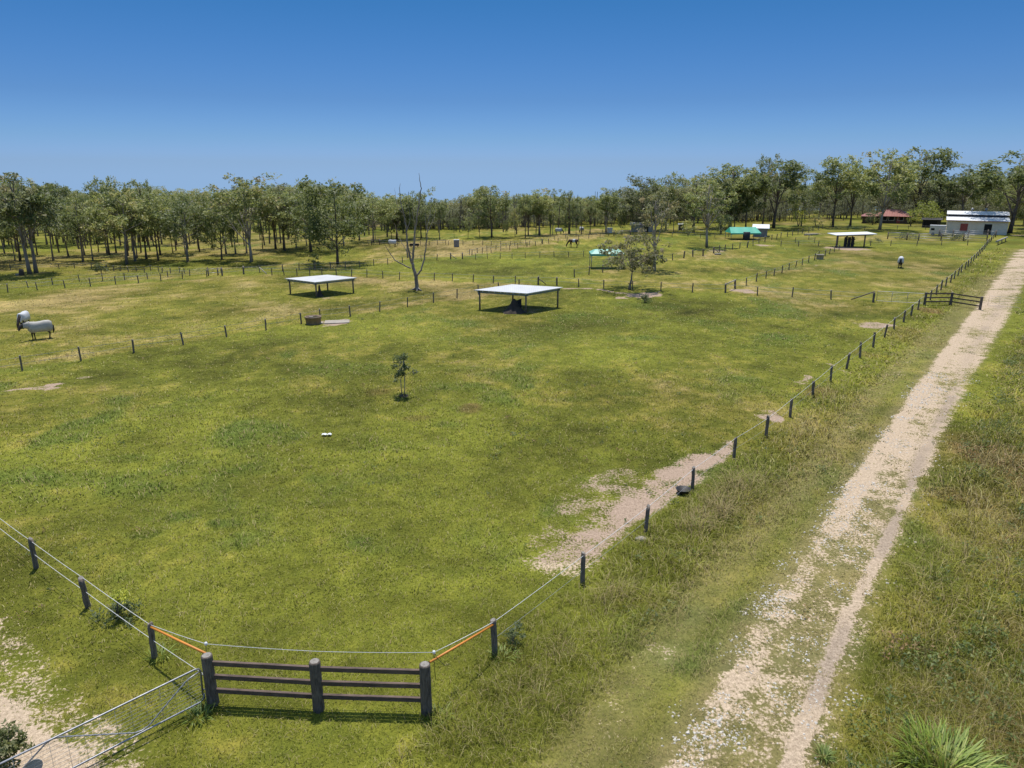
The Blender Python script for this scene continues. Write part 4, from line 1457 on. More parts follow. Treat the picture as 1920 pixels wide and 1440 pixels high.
fence('wire fence from the braced corner past the spreading tree to the metal paddock gate',
      [(1044, 535), (1085, 538), (1132, 541), (1186, 543), (1239, 546), (1298, 548), (1360, 549), (1420, 554), (1485, 557), (1558, 562), (1637, 567)], 1.12, .85, seed=5, thick=(10,))
fence('old fence line just behind the left cross fence', [(-30, 548), (53, 540), (99, 534), (149, 528), (193, 527), (234, 525), (277, 524), (315, 520), (356, 518), (390, 513)], .95, .75, seed=6)
fence('uneven row of short posts under the left woodland', [(20, 506), (111, 504), (140, 503), (172, 504), (200, 506), (214, 508), (226, 508), (241, 510), (256, 509), (271, 511), (283, 508), (298, 510), (304, 512), (320, 513), (337, 511), (346, 513)], .85, .75, seed=7)
fence('weedy fence between the lush paddock and the dry strip', [(457, 513), (487, 511), (530, 508), (561, 506), (591, 507), (620, 504), (648, 503), (675, 501), (701, 498), (727, 496), (755, 493), (790, 490), (819, 488), (845, 486), (867, 485)], 1.05, .8, seed=8, thick=(0, 13, 14))
fence('diagonal fence climbing to the far rail fence beside the lush paddock', [(867, 485), (885, 478), (904, 475), (921, 474), (939, 471), (956, 469), (971, 466), (988, 463), (1004, 461), (1017, 458), (1029, 457), (1046, 455), (1063, 452), (1085, 450), (1104, 447), (1125, 445), (1141, 442)], 1.05, .8, seed=9)
fence('thin fence crossing the lush paddock behind the brown horse', [(867, 486), (892, 486), (914, 485), (938, 485), (960, 485), (985, 484), (1012, 483), (1039, 482), (1066, 482), (1094, 481)], 1.05, .7, seed=10)
fence('faint fence in the dry strip behind the grey water cube', [(690, 459), (715, 459), (745, 460), (788, 460), (805, 460), (820, 459), (836, 459), (841, 460), (868, 460), (887, 460), (905, 460), (921, 461), (939, 461), (957, 461), (975, 460), (993, 459), (1016, 457)], 1.0, .7, seed=11)
fence('second line of the diagonal fence nearest the woodland', [(880, 478), (895, 474), (913, 471), (930, 468), (949, 464), (965, 461), (985, 458), (1015, 455), (1040, 450), (1060, 447), (1080, 444), (1105, 441), (1130, 438)], .95, .7, seed=12)
fence('heavy posted fence running from the braced corner towards the green roofed shelter',
      [(1077, 520), (1104, 516), (1130, 511), (1165, 505), (1201, 499), (1221, 495), (1242, 491), (1261, 488), (1282, 484), (1299, 481), (1318, 480), (1338, 475), (1349, 472), (1359, 471), (1373, 468), (1387, 466), (1401, 464), (1412, 461), (1423, 457), (1434, 454)], 1.2, 1.0, seed=13, thick=(8, 9, 10, 11, 16))
fence('busy fence line climbing past the grey shed to the tall eucalypts', [(1434, 454), (1447, 450), (1456, 449), (1464, 446), (1476, 444), (1486, 442), (1496, 440), (1504, 438), (1516, 436), (1524, 433), (1534, 431), (1542, 429), (1556, 427)], 1.25, 1.0, seed=14)
fence('inner paddock fence from the railed corner up to the skillion shelter', [(1360, 549), (1378, 541), (1399, 536), (1418, 528), (1436, 522), (1451, 517), (1466, 512), (1479, 506), (1492, 501), (1504, 497), (1516, 492), (1527, 488), (1534, 483), (1547, 480), (1555, 477), (1564, 472), (1573, 469)], 1.12, .9, seed=15, thick=(0, 1))
fence('level fence crossing behind the right paddock to the lane', [(1464, 462), (1497, 462), (1534, 462), (1568, 461), (1600, 461), (1632, 461), (1670, 461), (1719, 461), (1765, 460), (1814, 460), (1851, 459)], 1.1, .85, seed=16)
fence('house yard fence in front of the red roofed house', [(1560, 430), (1590, 430), (1621, 431), (1682, 430), (1703, 430), (1735, 431), (1760, 432)], 1.1, .8, seed=17)
fence('short fence behind the lone paddock gum', [(1260, 445), (1290, 444), (1313, 446), (1340, 445), (1366, 444)], 1.1, .8, seed=18)
fence('middle fence of the small paddock behind the heavy posted fence', [(1516, 449), (1527, 455), (1491, 455)], 1.1, .8, seed=19)


# stays on the strainer posts
def stay(label, a, za, b, zb, r=.06, m='post', name='brace_pole', cat='pole'):
    p, q = at(*a, za), at(*b, zb)
    mb = MB()
    mb.tube([Vector((0, 0, 0)), q - p], r, 8)
    o = mb.build(name, M[m], None, p)
    return tag(o, label, cat)


def stay_px(label, a_base, za, b_base, zb, **k):
    """from height za above foot a to height zb above foot b"""
    p, q = at(*a_base) + Vector((0, 0, za)), at(*b_base) + Vector((0, 0, zb))
    mb = MB()
    mb.tube([Vector((0, 0, 0)), q - p], k.get('r', .06), 8)
    o = mb.build(k.get('name', 'brace_pole'), M[k.get('m', 'post')], None, p)
    return tag(o, label, k.get('cat', 'pole'))


stay_px('slanted timber stay leaning on the gate post of the metal paddock gate', (1637, 567), 1.25, (1596, 563), .1, r=.07)
stay_px('short stay on the braced corner post behind the white shelter', (1009, 534), .9, (1024, 534), .05)
stay_px('pale stay on the corner post in the left cross fence', (487, 511), .8, (500, 514), .05, m='log')
stay_px('stay on the heavy post of the fence towards the green roofed shelter', (1338, 475), .95, (1349, 475), .05)
stay_px('pale rail joining the two thick posts of the inner paddock fence', (1360, 549), 1.1, (1378, 541), 1.15, m='log')
stay_px('small stay at the foot of the diagonal fence near the grey water cube', (845, 486), .8, (856, 486), .05, m='log')


# ------------------------------------------------------------------ timber rail panels
def rail_panel(label, feet, H, rail_z, pr=.15, rw=.06, rh=.15, lean=0.0):
    P = [at(*f) for f in feet]
    t = thing('timber_rail_fence', label, 'fence', P[0])
    for i, p in enumerate(P):
        m = MB()
        rnd = random.Random(i + 40)
        prof = [(pr * 1.02, -.15), (pr * 1.03, .1), (pr, .5), (pr * .97, H - .06), (pr * .9, H - .015), (pr * .72, H)]
        m.lathe([(a * rnd.uniform(.98, 1.02), z) for a, z in prof], 18)
        n = len(m.v)
        m.f.append(tuple(range(n - 18, n)))
        m.m.append(1)
        m.sm.append(False)
        o = m.build('post', [M['rail_post'], M['post_end']], t)
        o.location = p - P[0]
        o.rotation_euler = (0, lean * (1 if i else -1) * (i != 1), i * 2.1)
    for i in range(len(P) - 1):
        for z in rail_z:
            a, b = P[i] - P[0], P[i + 1] - P[0]
            d = (b - a).normalized()
            m = MB()
            a2, b2 = a + d * pr * .6, b - d * pr * .6
            m.beam(a2 + Vector((0, 0, z + random.uniform(-.012, .012))), b2 + Vector((0, 0, z + random.uniform(-.012, .012))), rw, rh)
            o = m.build('rail', M['rail'], t)
            bv = o.modifiers.new('edge', 'BEVEL')
            bv.width = .008
            bv.segments = 2
    return t


FP = [(400, 1319), (598, 1331), (800, 1337)]
HF = rise(398, 1319, 1228)
print('front panel height', HF, 'length', (at(*FP[2]) - at(*FP[0])).length, 'A post', rise(1092, 1095, 1026), 'far panel', rise(1837, 580, 551), 'shelter', rise(985, 590, 549), 'horse', rise(75, 637, 604))
rail_panel('near timber panel of three dark rails between round posts at the bottom', FP, HF, (HF * .84, HF * .56, HF * .28), pr=.155, rw=.08, rh=.135)
P2 = [(1733, 572), (1782, 572), (1837, 581)]
rail_panel('far timber rail panel beside the lane by the metal paddock gate', P2, 1.45, (1.3, .85, .4), pr=.14, rw=.07, rh=.14)

# orange poles and the electric rope of the front corner
Z1 = HF * .93
pA, pB, pC, pD = at(*FP[0]) + Vector((-.1, .2, Z1)), at(290, 1232) + Vector((0, 0, 1.08)), at(*FP[2]) + Vector((.1, .2, Z1)), at(928, 1225) + Vector((0, 0, 1.05))
for lab, a, b in (('left orange pipe pole sloping from fence post to the near rail panel', pB, pA), ('right orange pipe pole sloping from fence post to the near rail panel', pD, pC)):
    mb = MB()
    mb.tube([Vector((0, 0, 0)), (b - a) * .5 + Vector((0, 0, -.01)), b - a], .034, 10)
    tag(mb.build('orange_pole', M['orange'], None, a), lab, 'pole')
rp = thing('electric_rope', 'white electric rope strung behind the near rail panel with small insulators', 'rope', at(*FP[0]))
o0 = at(*FP[0])
q1 = at(*FP[0]) + Vector((-.2, .45, HF + .02))
q2 = at(*FP[1]) + Vector((.05, .42, HF - .02))
q3 = at(*FP[2]) + Vector((.2, .45, HF + .02))
s0 = at(290, 1232) + Vector((0, 0, 1.15))
s1 = at(928, 1225) + Vector((0, 0, 1.13))
main_rope = obj('strand', wire_mesh([p - o0 for p in (s0, q1, q2, q3, s1)], .0085, .02, M['rope']), rp)
obj('strand', wire_mesh([p - o0 for p in (at(290, 1232) + Vector((0, 0, .62)), at(*FP[0]) + Vector((-.1, .18, .7)))], .008, .01, M['rope']), rp)
for q in (q1, q3):
    m = MB()
    m.lathe([(.01, -.05), (.035, -.045), (.045, 0), (.035, .045), (.01, .05)], 12)
    o = m.build('insulator', M['white_ins'], main_rope)
    o.location = q - o0
    m = MB()
    m.tube([q - o0, q - o0 + Vector((.01, -.1, -.35)), q - o0 + Vector((.05, -.2, -.75))], .008, 5)
    m.build('lead_wire', M['black'], rp)
m = MB()
m.tube([q3 - o0, q3 - o0 + Vector((.12, -.05, -.2)), q3 - o0 + Vector((.3, -.1, -.35)), q3 - o0 + Vector((.42, -.1, -.3))], .007, 5)
m.build('lead_wire', M['black'], rp)


# ------------------------------------------------------------------ mesh gate at the lower left
def mesh_gate():
    zt, zb = 1.22, .16
    a = at(*FP[0]) + Vector((-.2, -.05, 0))
    e = at(0, 1432, zt)
    d = Vector((e.x - a.x, e.y - a.y, 0))
    L = 5.4
    d.normalize()
    t = thing('mesh_gate', 'galvanised tube farm gate with wire mesh hung on the near rail panel post', 'gate', (a.x, a.y, 0))

    def pt(u, z):
        return d * (u * L) + Vector((0, 0, z))

    m = MB()
    r = .026
    m.tube([pt(.005, .35), pt(.0, zt - .12), pt(.008, zt - .03), pt(.03, zt), pt(.5, zt - .01), pt(.97, zt), pt(.995, zt - .06), pt(1, zb + .1), pt(.985, zb), pt(.5, zb), pt(.02, zb), pt(.0, zb + .06), pt(.0, .36)], r, 10)
    m.build('frame', M['steel'], t)
    m = MB()
    k = d.cross(Vector((0, 0, 1))) * .03
    st = [pt(.0, zt - .14), pt(.055, zt - .2), pt(.075, zt - .25), pt(.27, zb + .06), pt(.3, zb + .03), pt(.33, zb + .06), pt(.62, zt - .08), pt(.65, zt - .04), pt(.68, zt - .08), pt(.93, zb + .06), pt(.97, zb + .02)]
    m.tube([p + k for p in st], .019, 8)
    m.build('stay', M['steel'], t)
    m = MB()
    for i in range(1, 10):
        z = zb + (zt - zb) * i / 10
        m.tube([pt(.005, z), pt(.5, z - .005), pt(.995, z)], .0045, 4)
    for i in range(1, 15):
        m.tube([pt(i / 15, zb), pt(i / 15, zt)], .0045, 4)
    m.build('wire_mesh', M['wire'], t)
    m = MB()
    c = pt(.735, .66) + k * 2.2
    q = k.normalized()
    vs, n = [], 22
    for s in (0, 1):
        for i in range(n):
            an = 2 * pi * i / n
            vs.append(c + q * (.02 * s) + d * cos(an) * .19 + Vector((0, 0, 1)) * sin(an) * .19)
    fs = [tuple(range(n))[::-1], tuple(range(n, 2 * n))] + [(i, (i + 1) % n, n + (i + 1) % n, n + i) for i in range(n)]
    m.add(vs, fs)
    m.build('plate', M['grey_plate'], t)
    m = MB()
    for z in (.5, zt - .25):
        m.tube([pt(0, z), Vector((.1, .03, z))], .016, 6)
    m.build('hinge', M['steel'], t)


mesh_gate()


def tube_gate(name, label, a, b, H, z0=.18, bars=(.33, .66), r=.03, lines=5, cat='gate', rail=True):
    p, q = at(*a), at(*b)
    t = thing(name, label, cat, p)
    d = q - p

    def pt(u, z):
        return d * u + Vector((0, 0, z))
    m = MB()
    m.tube([pt(.01, z0), pt(.01, H), pt(.5, H), pt(.99, H), pt(.99, z0), pt(.5, z0), pt(.01, z0)], r, 6, smooth=False)
    m.build('frame', M['steel'], t)
    for u in bars:
        m = MB()
        m.tube([pt(u, z0), pt(u, H)], r * .8, 6)
        m.build('upright', M['steel'], t)
    m = MB()
    for i in range(1, lines + 1):
        z = z0 + (H - z0) * i / (lines + 1)
        m.tube([pt(.01, z), pt(.99, z)], .008, 4)
    m.build('wire_mesh', M['wire'], t)
    return t


tube_gate('metal_gate', 'galvanised paddock gate beside the far timber rail panel', (1642, 567), (1730, 572), 1.3, .2)
tube_gate('wire_gate', 'thin wire gate standing open across the dirt lane', (1851, 574), (1912, 578), 1.15, .1, bars=(.35,), r=.012, lines=3)


# ------------------------------------------------------------------ shelters
def flat_shelter(label, corners, zroof, post_r=.1):
    """corners: left, front, right and back corner of the roof in the photo"""
    C4 = [at(*q, zroof) for q in corners]
    c = sum(C4, Vector((0, 0, 0))) / 4
    c.z = 0
    t = thing('field_shelter', label, 'shelter', c)
    rim = [Vector((p.x - c.x, p.y - c.y, 0)) for p in C4]
    legs = [v * .88 for v in rim]
    for p in legs:
        m = MB()
        m.tube([(0, 0, -.1), (0, 0, zroof * .5), (0, 0, zroof - .12)], [post_r, post_r * .96, post_r * .92], 10)
        o = m.build('post', M['post'], t)
        o.location = p
    for i in range(4):
        p, q = legs[i], legs[(i + 1) % 4]
        m = MB()
        d = (q - p).normalized() * .25
        off = Vector((0, 0, zroof - .25 if i % 2 else zroof - .251))
        m.beam(p - d + off, q + d + off, .07, .2)
        m.build('beam', M['teal'], t)
    for i in range(0, 9):
        u = .03 + .94 * i / 8
        m = MB()
        a, b = rim[0].lerp(rim[1], u), rim[3].lerp(rim[2], u)
        m.beam(a * .985 + Vector((0, 0, zroof - .1)), b * .985 + Vector((0, 0, zroof - .1)), .07, .09)
        m.build('rafter', M['white_ins'], t)
    m = MB()
    lo = [v + Vector((0, 0, zroof - .05)) for v in rim]
    hi = [v + Vector((0, 0, zroof)) for v in rim]
    m.add(lo + hi, [(3, 2, 1, 0), (4, 5, 6, 7), (0, 1, 5, 4), (1, 2, 6, 5), (2, 3, 7, 6), (3, 0, 4, 7)])
    m.build('roof', M['white_roof'], t)
    return t


flat_shelter('nearer white flat roofed shelter with dark mound beneath', [(889, 543.5), (988, 550), (1056, 538.5), (960, 533)], 2.2)
flat_shelter('farther white flat roofed shelter in the dry paddock left of the dead tree', [(534, 522), (590, 529), (669, 520.5), (614, 515)], 1.9)


def mound(label, px, py, wpx, hpx, seed, tarp=False):
    p = at(px, py)
    w, h = wpx * wpp(py) / 2, rise(px, py, py - hpx)
    m = MB()
    rnd = random.Random(seed)
    prof = [(1, -.02), (.86, .1), (.62, .24), (.42, .48), (.3, .72), (.2, .9), (.08, 1.0), (.01, 1.01)]
    n = 18
    vs, fs = [], []
    for r, z in prof:
        for k in range(n):
            a = 2 * pi * k / n
            q = w * r * rnd.uniform(.85, 1.15)
            vs.append((q * cos(a), q * sin(a), h * z * rnd.uniform(.97, 1.03)))
    for i in range(len(prof) - 1):
        for k in range(n):
            fs.append((i * n + k, i * n + (k + 1) % n, (i + 1) * n + (k + 1) % n, (i + 1) * n + k))
    m.add(vs, fs, 0, True)
    return tag(m.build('earth_mound', M['earth'], None, p), label, 'mound')


mound('dark conical earth mound under the nearer white shelter', 964, 586, 44, 25, 5)
mound('narrow dark pointed mound under the farther white shelter', 600, 556, 13, 22, 6)
# dark triangular sheet leaning beside the mound
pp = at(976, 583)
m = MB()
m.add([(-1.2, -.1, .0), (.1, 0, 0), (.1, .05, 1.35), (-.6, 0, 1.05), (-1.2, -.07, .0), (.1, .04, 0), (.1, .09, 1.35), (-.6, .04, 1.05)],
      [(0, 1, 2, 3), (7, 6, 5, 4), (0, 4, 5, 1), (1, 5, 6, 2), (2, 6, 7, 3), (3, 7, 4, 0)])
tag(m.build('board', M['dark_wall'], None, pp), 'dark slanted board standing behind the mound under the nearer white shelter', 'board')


def skillion():
    c = at(1594, 463)
    w = wpp(463)
    hw = 33 * w
    t = thing('skillion_shelter', 'open timber shelter with thin sloping roof at the end of the inner paddock fence', 'shelter', c)
    hl, hr = rise(1562, 464, 441), rise(1628, 462, 437)
    for x, y, z in ((-hw, -1.6, hl), (-hw + 1.6, 1.6, hl), (hw - 1.6, -1.6, hr), (hw, 1.6, hr)):
        m = MB()
        m.tube([(0, 0, -.1), (0, 0, z - .08)], .13, 8)
        o = m.build('post', M['post'], t)
        o.location = (x, y, 0)
    m = MB()
    o_ = .5
    A = [(-hw - o_, -2.2, hl), (hw + o_, -2.2, hr), (hw + o_, 2.2, hr + .1), (-hw - o_, 2.2, hl + .1)]
    m.add([Vector(v) for v in A] + [Vector(v) + Vector((0, 0, .1)) for v in A], [(3, 2, 1, 0), (4, 5, 6, 7), (0, 1, 5, 4), (1, 2, 6, 5), (2, 3, 7, 6), (3, 0, 4, 7)])
    m.build('roof', M['shed_roof'], t)
    m = MB()
    m.beam((-hw, -1.7, hl - .16), (hw, -1.7, hr - .16), .08, .16)
    m.build('beam', M['post'], t)
    # dark slatted stall inside
    s = thing('hay_rack', 'dark upright slatted rack inside the open timber shelter', 'rack', at(1592, 463))
    for i in range(6):
        m = MB()
        m.box((0, 0, 0), (.32, .08, 2.0 + .3 * (i % 3 == 1)))
        o = m.build('slat', M['dark_wall'], s)
        o.location = (-1.0 + i * .36, .1 * (i % 2), 1.0)
    m = MB()
    m.box((0, .12, 1.5), (2.3, .06, .16))
    m.box((0, .12, .6), (2.3, .06, .16))
    m.build('crosspiece', M['dark_wall'], s)


skillion()


def canopy(label, feet_y, xl, xr, ytop, yeave, gable, depth, roofm, name='shade_canopy'):
    """light frame with a cloth roof"""
    c = at((xl + xr) / 2, feet_y)
    w = wpp(feet_y)
    hw = (xr - xl) / 2 * w
    ze, zt = rise((xl + xr) / 2, feet_y, yeave), rise((xl + xr) / 2, feet_y, ytop)
    t = thing(name, label, 'shelter', c)
    for sx in (-1, 1):
        for sy in (0, 1):
            m = MB()
            m.tube([(0, 0, -.05), (0, 0, ze)], .06, 8)
            o = m.build('post', M['steel'], t)
            o.location = (sx * (hw - .15), sy * depth, 0)
    m = MB()
    e = .12
    if gable:
        # ridge runs left to right, gable end on the right
        A = [(-hw, -.2, ze), (hw, -.2, ze), (hw - .6, depth * .5, zt), (-hw + .3, depth * .5, zt), (-hw, depth + .2, ze), (hw, depth + .2, ze)]
        m.add([Vector(v) for v in A], [(0, 1, 2, 3), (3, 2, 5, 4)], 0)
        m.add([Vector(A[1]), Vector(A[5]), Vector(A[2])], [(0, 1, 2)], 1)
        m.add([Vector(A[0]), Vector(A[3]), Vector(A[4])], [(0, 1, 2)], 1)
        m.add([Vector(A[0]), Vector(A[1]), Vector(A[1]) + Vector((0, 0, -.3)), Vector(A[0]) + Vector((0, 0, -.3))], [(0, 1, 2, 3)], 1)
    else:
        A = [(-hw, -.2, ze), (hw, -.2, ze), (hw, depth + .2, ze + .1), (-hw, depth + .2, ze + .1)]
        cx = .7 * hw
        B = [(-cx, depth * .35, zt), (cx, depth * .35, zt), (cx, depth * .65, zt), (-cx, depth * .65, zt)]
        V = [Vector(v) for v in A + B]
        m.add(V, [(0, 1, 5, 4), (1, 2, 6, 5), (2, 3, 7, 6), (3, 0, 4, 7), (4, 5, 6, 7)], 0)
        V2 = [v + Vector((0, 0, -.32)) for v in V[:4]]
        m.add(V[:4] + V2, [(1, 0, 4, 5), (2, 1, 5, 6), (3, 2, 6, 7), (0, 3, 7, 4)], 1)
    o = m.build('canopy', [roofm, M['green_roof']], t)
    sd = o.modifiers.new('cloth', 'SOLIDIFY')
    sd.thickness = .03
    return t


canopy('green topped shade canopy on thin posts behind the spreading tree', 504, 1107, 1170, 469, 476, False, 2.6, M['pale_green'])
canopy('green gable roofed horse shelter beside the small grey shed', 450, 1369, 1426, 427, 437, True, 4.5, M['green_roof'], 'gable_shelter')
p = at(1399, 450)
m = MB()
m.lathe([(.75, 0), (.78, .1), (.78, 1.75), (.7, 1.8), (.01, 1.82)], 20)
tag(m.build('drum', M['black'], None, p), 'big black drum under the green gable roof', 'drum')


# ------------------------------------------------------------------ buildings
def building(name, label, px, py, wpx, eave_px, ridge_px, depth, wallm, roofm, rz=0.0, hip=False, over=.4, cat='shed', skill=False):
    c = at(px, py)
    k = wpp(py)
    hw = wpx * k / 2
    ze = rise(px, py, py - eave_px)
    zr = rise(px, py, py - ridge_px)
    fa = math.atan2(c.x, c.y)
    hw *= cos(fa)
    t = thing(name, label, cat, c, rz - fa)
    m = MB()
    hd = depth
    V = [Vector(v) for v in ((-hw, 0, 0), (hw, 0, 0), (hw, hd, 0), (-hw, hd, 0), (-hw, 0, ze), (hw, 0, ze), (hw, hd, ze), (-hw, hd, ze))]
    m.add(V, [(0, 1, 5, 4), (1, 2, 6, 5), (2, 3, 7, 6), (3, 0, 4, 7)])
    if not hip and not skill:
        m.add([V[5], V[6], Vector((hw, hd / 2, zr - .06)), V[4], V[7], Vector((-hw, hd / 2, zr - .06))], [(0, 1, 2), (4, 3, 5)])
    m.build('wall', M[wallm], t)
    m = MB()
    e = over
    rx = hw * .42 if hip else hw + e
    if skill:
        A = [(-hw - e, -e, ze + .02), (hw + e, -e, ze + .02), (hw + e, hd + e, zr), (-hw - e, hd + e, zr)]
        m.add([Vector(v) for v in A], [(0, 1, 2, 3)])
    else:
        s = (zr - ze) / (hd / 2)
        A = [(-hw - e, -e, ze - e * s + .05), (hw + e, -e, ze - e * s + .05), (rx, hd / 2, zr), (-rx, hd / 2, zr), (hw + e, hd + e, ze - e * s + .05), (-hw - e, hd + e, ze - e * s + .05)]
        fs = [(0, 1, 2, 3), (3, 2, 4, 5)]
        if hip:
            fs += [(1, 4, 2), (5, 0, 3)]
        m.add([Vector(v) for v in A], fs)
    o = m.build('roof', M[roofm], t)
    sd = o.modifiers.new('sheet', 'SOLIDIFY')
    sd.thickness = .08
    return t, hw, ze, zr


def panel(t, name, x0, x1, z0, z1, m, y=-.02, th=.05):
    b_ = MB()
    b_.box(((x0 + x1) / 2, y, (z0 + z1) / 2), (x1 - x0, th, z1 - z0))
    o = b_.build(name, M[m], t)
    if name == 'window':
        f_ = MB()
        w_ = .08
        for c_, sz in ((((x0 + x1) / 2, y - th * .6, z0), (x1 - x0 + w_, .04, w_)), (((x0 + x1) / 2, y - th * .6, z1), (x1 - x0 + w_, .04, w_)),
                       ((x0, y - th * .6, (z0 + z1) / 2), (w_, .05, z1 - z0)), ((x1, y - th * .6, (z0 + z1) / 2), (w_, .05, z1 - z0))):
            f_.box(c_, sz)
        f_.build('frame', M['cream'], o)
    return o


# the long silver roofed shed: front skillion, dark clerestory band, upper roof
def big_shed():
    px, py = 1829, 439
    c = at(px, py)
    k = wpp(py)
    hw = 57 * k
    z1, z2, z3, z4 = (rise(px, py, y) for y in (414, 408.5, 404, 398.5))
    D1, D2 = 5.0, 11.0
    fa = math.atan2(c.x, c.y)
    hw *= cos(fa)
    t = thing('machinery_shed', 'long cream shed with two step silver roof at the end of the lane', 'shed', c, -fa + .05)
    m = MB()
    V = [(-hw, 0, 0), (hw, 0, 0), (hw, 0, z1), (-hw, 0, z1)]
    m.add([Vector(v) for v in V], [(0, 1, 2, 3)])
    for x in (-hw, hw):
        m.add([Vector(v) for v in ((x, 0, 0), (x, D2, 0), (x, D2, z4 - .9), (x, (D1 + D2) / 2, z4 - .05), (x, D1, z3 - .05), (x, D1, z2), (x, 0, z1))], [(0, 1, 2, 3, 4, 5, 6) if x > 0 else (6, 5, 4, 3, 2, 1, 0)])
    m.add([Vector(v) for v in ((-hw, D2, 0), (hw, D2, 0), (hw, D2, z4 - .9), (-hw, D2, z4 - .9))], [(3, 2, 1, 0)])
    m.build('wall', M['cream'], t)
    e = .35
    for nm, A in (('lower_roof', [(-hw - e, -e, z1), (hw + e, -e, z1), (hw + e, D1 - .05, z2), (-hw - e, D1 - .05, z2)]),
                  ('upper_roof', [(-hw - e, D1 - e, z3), (hw + e, D1 - e, z3), (hw + e, (D1 + D2) / 2, z4), (-hw - e, (D1 + D2) / 2, z4), (hw + e, D2 + e, z4 - .9), (-hw - e, D2 + e, z4 - .9)])):
        m = MB()
        m.add([Vector(v) for v in A], [(0, 1, 2, 3)] if len(A) == 4 else [(0, 1, 2, 3), (3, 2, 4, 5)])
        o = m.build(nm, M['shed_roof'], t)
        o.modifiers.new('sheet', 'SOLIDIFY').thickness = .07
    m = MB()
    m.box((0, D1 - .02, (z2 + z3) / 2), (2 * hw, .06, z3 - z2 + .1))
    m.build('clerestory', M['dark_wall'], t)
    m = MB()
    m.box((0, -.45, z1 - .06), (2 * hw + .7, .12, .16))
    m.build('gutter', M['red_roof'], t)
    panel(t, 'red_door', -hw + 2.9, -hw + 4.5, .6, 2.5, 'red_door')
    panel(t, 'doorway', -hw + 8.0, -hw + 9.6, .02, 2.5, 'opening')  # black sheet on the wall, doorway shade put into its colour
    for i, x in enumerate((-hw + 5.2, hw - 4.6)):
        m = MB()
        m.lathe([(.14, 0), (.14, .3), (.32, .4), (.34, .6), (.2, .78), (.01, .82)], 12)
        o = m.build('vent', M['steel'], t)
        o.location = (x, (D1 + D2) / 2, z4)
    for x in (-hw + 2.6, 0, hw - 2.6, hw):
        m = MB()
        m.box((x, -.03, z1 / 2), (.09, .05, z1 - .1))
        m.build('downpipe', M['cream'], t)


big_shed()
t, hw, ze, zr = building('brick_house', 'low house with red hipped roof among the tall eucalypts', 1672, 419, 62, 14.5, 25, 12, 'brown', 'red_roof', hip=True, cat='house', over=.7)
for i, x in enumerate((-hw + 1.5, -1.0, hw - 3.0)):
    panel(t, 'window', x, x + 1.5, .9, 2.1, 'opening')
panel(t, 'door', 1.2, 2.1, .02, 2.1, 'red_door')
building('house_wing', 'small red roofed wing left of the low house', 1627, 419, 22, 14, 19, 7, 'brown', 'red_roof', hip=True, cat='house', over=.5)
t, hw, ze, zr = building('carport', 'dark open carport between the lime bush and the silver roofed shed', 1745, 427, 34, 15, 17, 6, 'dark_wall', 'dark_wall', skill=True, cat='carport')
panel(t, 'opening', -hw + .3, hw - .8, .05, ze - .4, 'opening')  # black sheet painted in for the carport's shaded inside
t, hw, ze, zr = building('grey_shed', 'small grey shed with pale roof behind the green gable shelter', 1425, 444, 26, 16, 21, 5, 'greywall', 'shed_roof', skill=True)
t, hw, ze, zr = building('hay_shed', 'brown weathered shed with dark opening behind the spreading tree', 1203, 435, 40, 13, 15, 6, 'log', 'greywall', skill=True)
panel(t, 'opening', hw * .1, hw * .62, .05, ze - .3, 'opening')  # shade of the open bay painted as a black sheet
t, hw, ze, zr = building('pump_hut', 'tiny pale hut in the woodland left of the lone paddock gum', 1276, 432, 9, 11, 13, 1.5, 'cream', 'white_roof', skill=True, cat='hut', over=.15)
panel(t, 'door', -.4, .4, .03, 1.5, 'brown')


def tank_cube(label, px, py, wpx, hpx, mw='greywall'):
    c = at(px, py)
    w, h = wpx * wpp(py), rise(px, py, py - hpx)
    t = thing('water_cube', label, 'tank', c, .15)
    m = MB()
    m.box((0, 0, h * .46), (w, w * .9, h * .84))
    for i in range(4):
        m.box((-w * .36 + i * w * .24, -w * .46, h * .46), (.05, .04, h * .8))
    m.build('body', M[mw], t)
    m = MB()
    m.box((0, 0, h * .94), (w * 1.1, w, h * .1))
    m.build('lid', M['white_roof'], t)


tank_cube('grey box tank with white lid in the dry strip right of the dead tree', 856, 463, 9.5, 14)
tank_cube('pale box tank beside the far rail fence', 1143, 437, 8.5, 10, 'cream')


def trough(label, px, py, wpx, hpx, m0, valve=True):
    c = at(px, py)
    r, h = wpx * wpp(py) / 2, rise(px, py, py - hpx)
    t = thing('water_trough', label, 'trough', c)
    m = MB()
    m.lathe([(r * .86, -.03), (r * .9, .05), (r * .97, h * .85), (r * 1.02, h * .86), (r * 1.02, h), (r * .92, h), (r * .88, h * .8), (r * .86, h * .78)], 28)
    m.build('basin', M[m0], t)
    m = MB()
    m.lathe([(r * .885, h * .8), (.001, h * .8)], 28)
    m.build('water', M['water'], t)
    if valve:
        m = MB()
        m.box((-r * .1, -r * .55, h * 1.02), (r * .5, r * .3, h * .16))
        m.build('float_box', M['pale_concrete'], t)


trough('round stained concrete trough on the fence line in front of the farther white shelter', 588, 607, 30, 14, 'concrete')
trough('pale round trough against the inner paddock fence', 1537, 486, 14, 9, 'pale_concrete', False)
m = MB()
pa = at(632, 604)
m.box((0, 0, .03), (2.4, 1.5, .1), .2)  # flat boxes stand in for a patch of pale bare ground
m.box((-1.8, -.6, .02), (1.1, .8, .08), .5)
tag(m.build('bare_patch', M['pale_concrete'], None, pa), 'pale bare patch beside the stained round trough', 'bare patch')

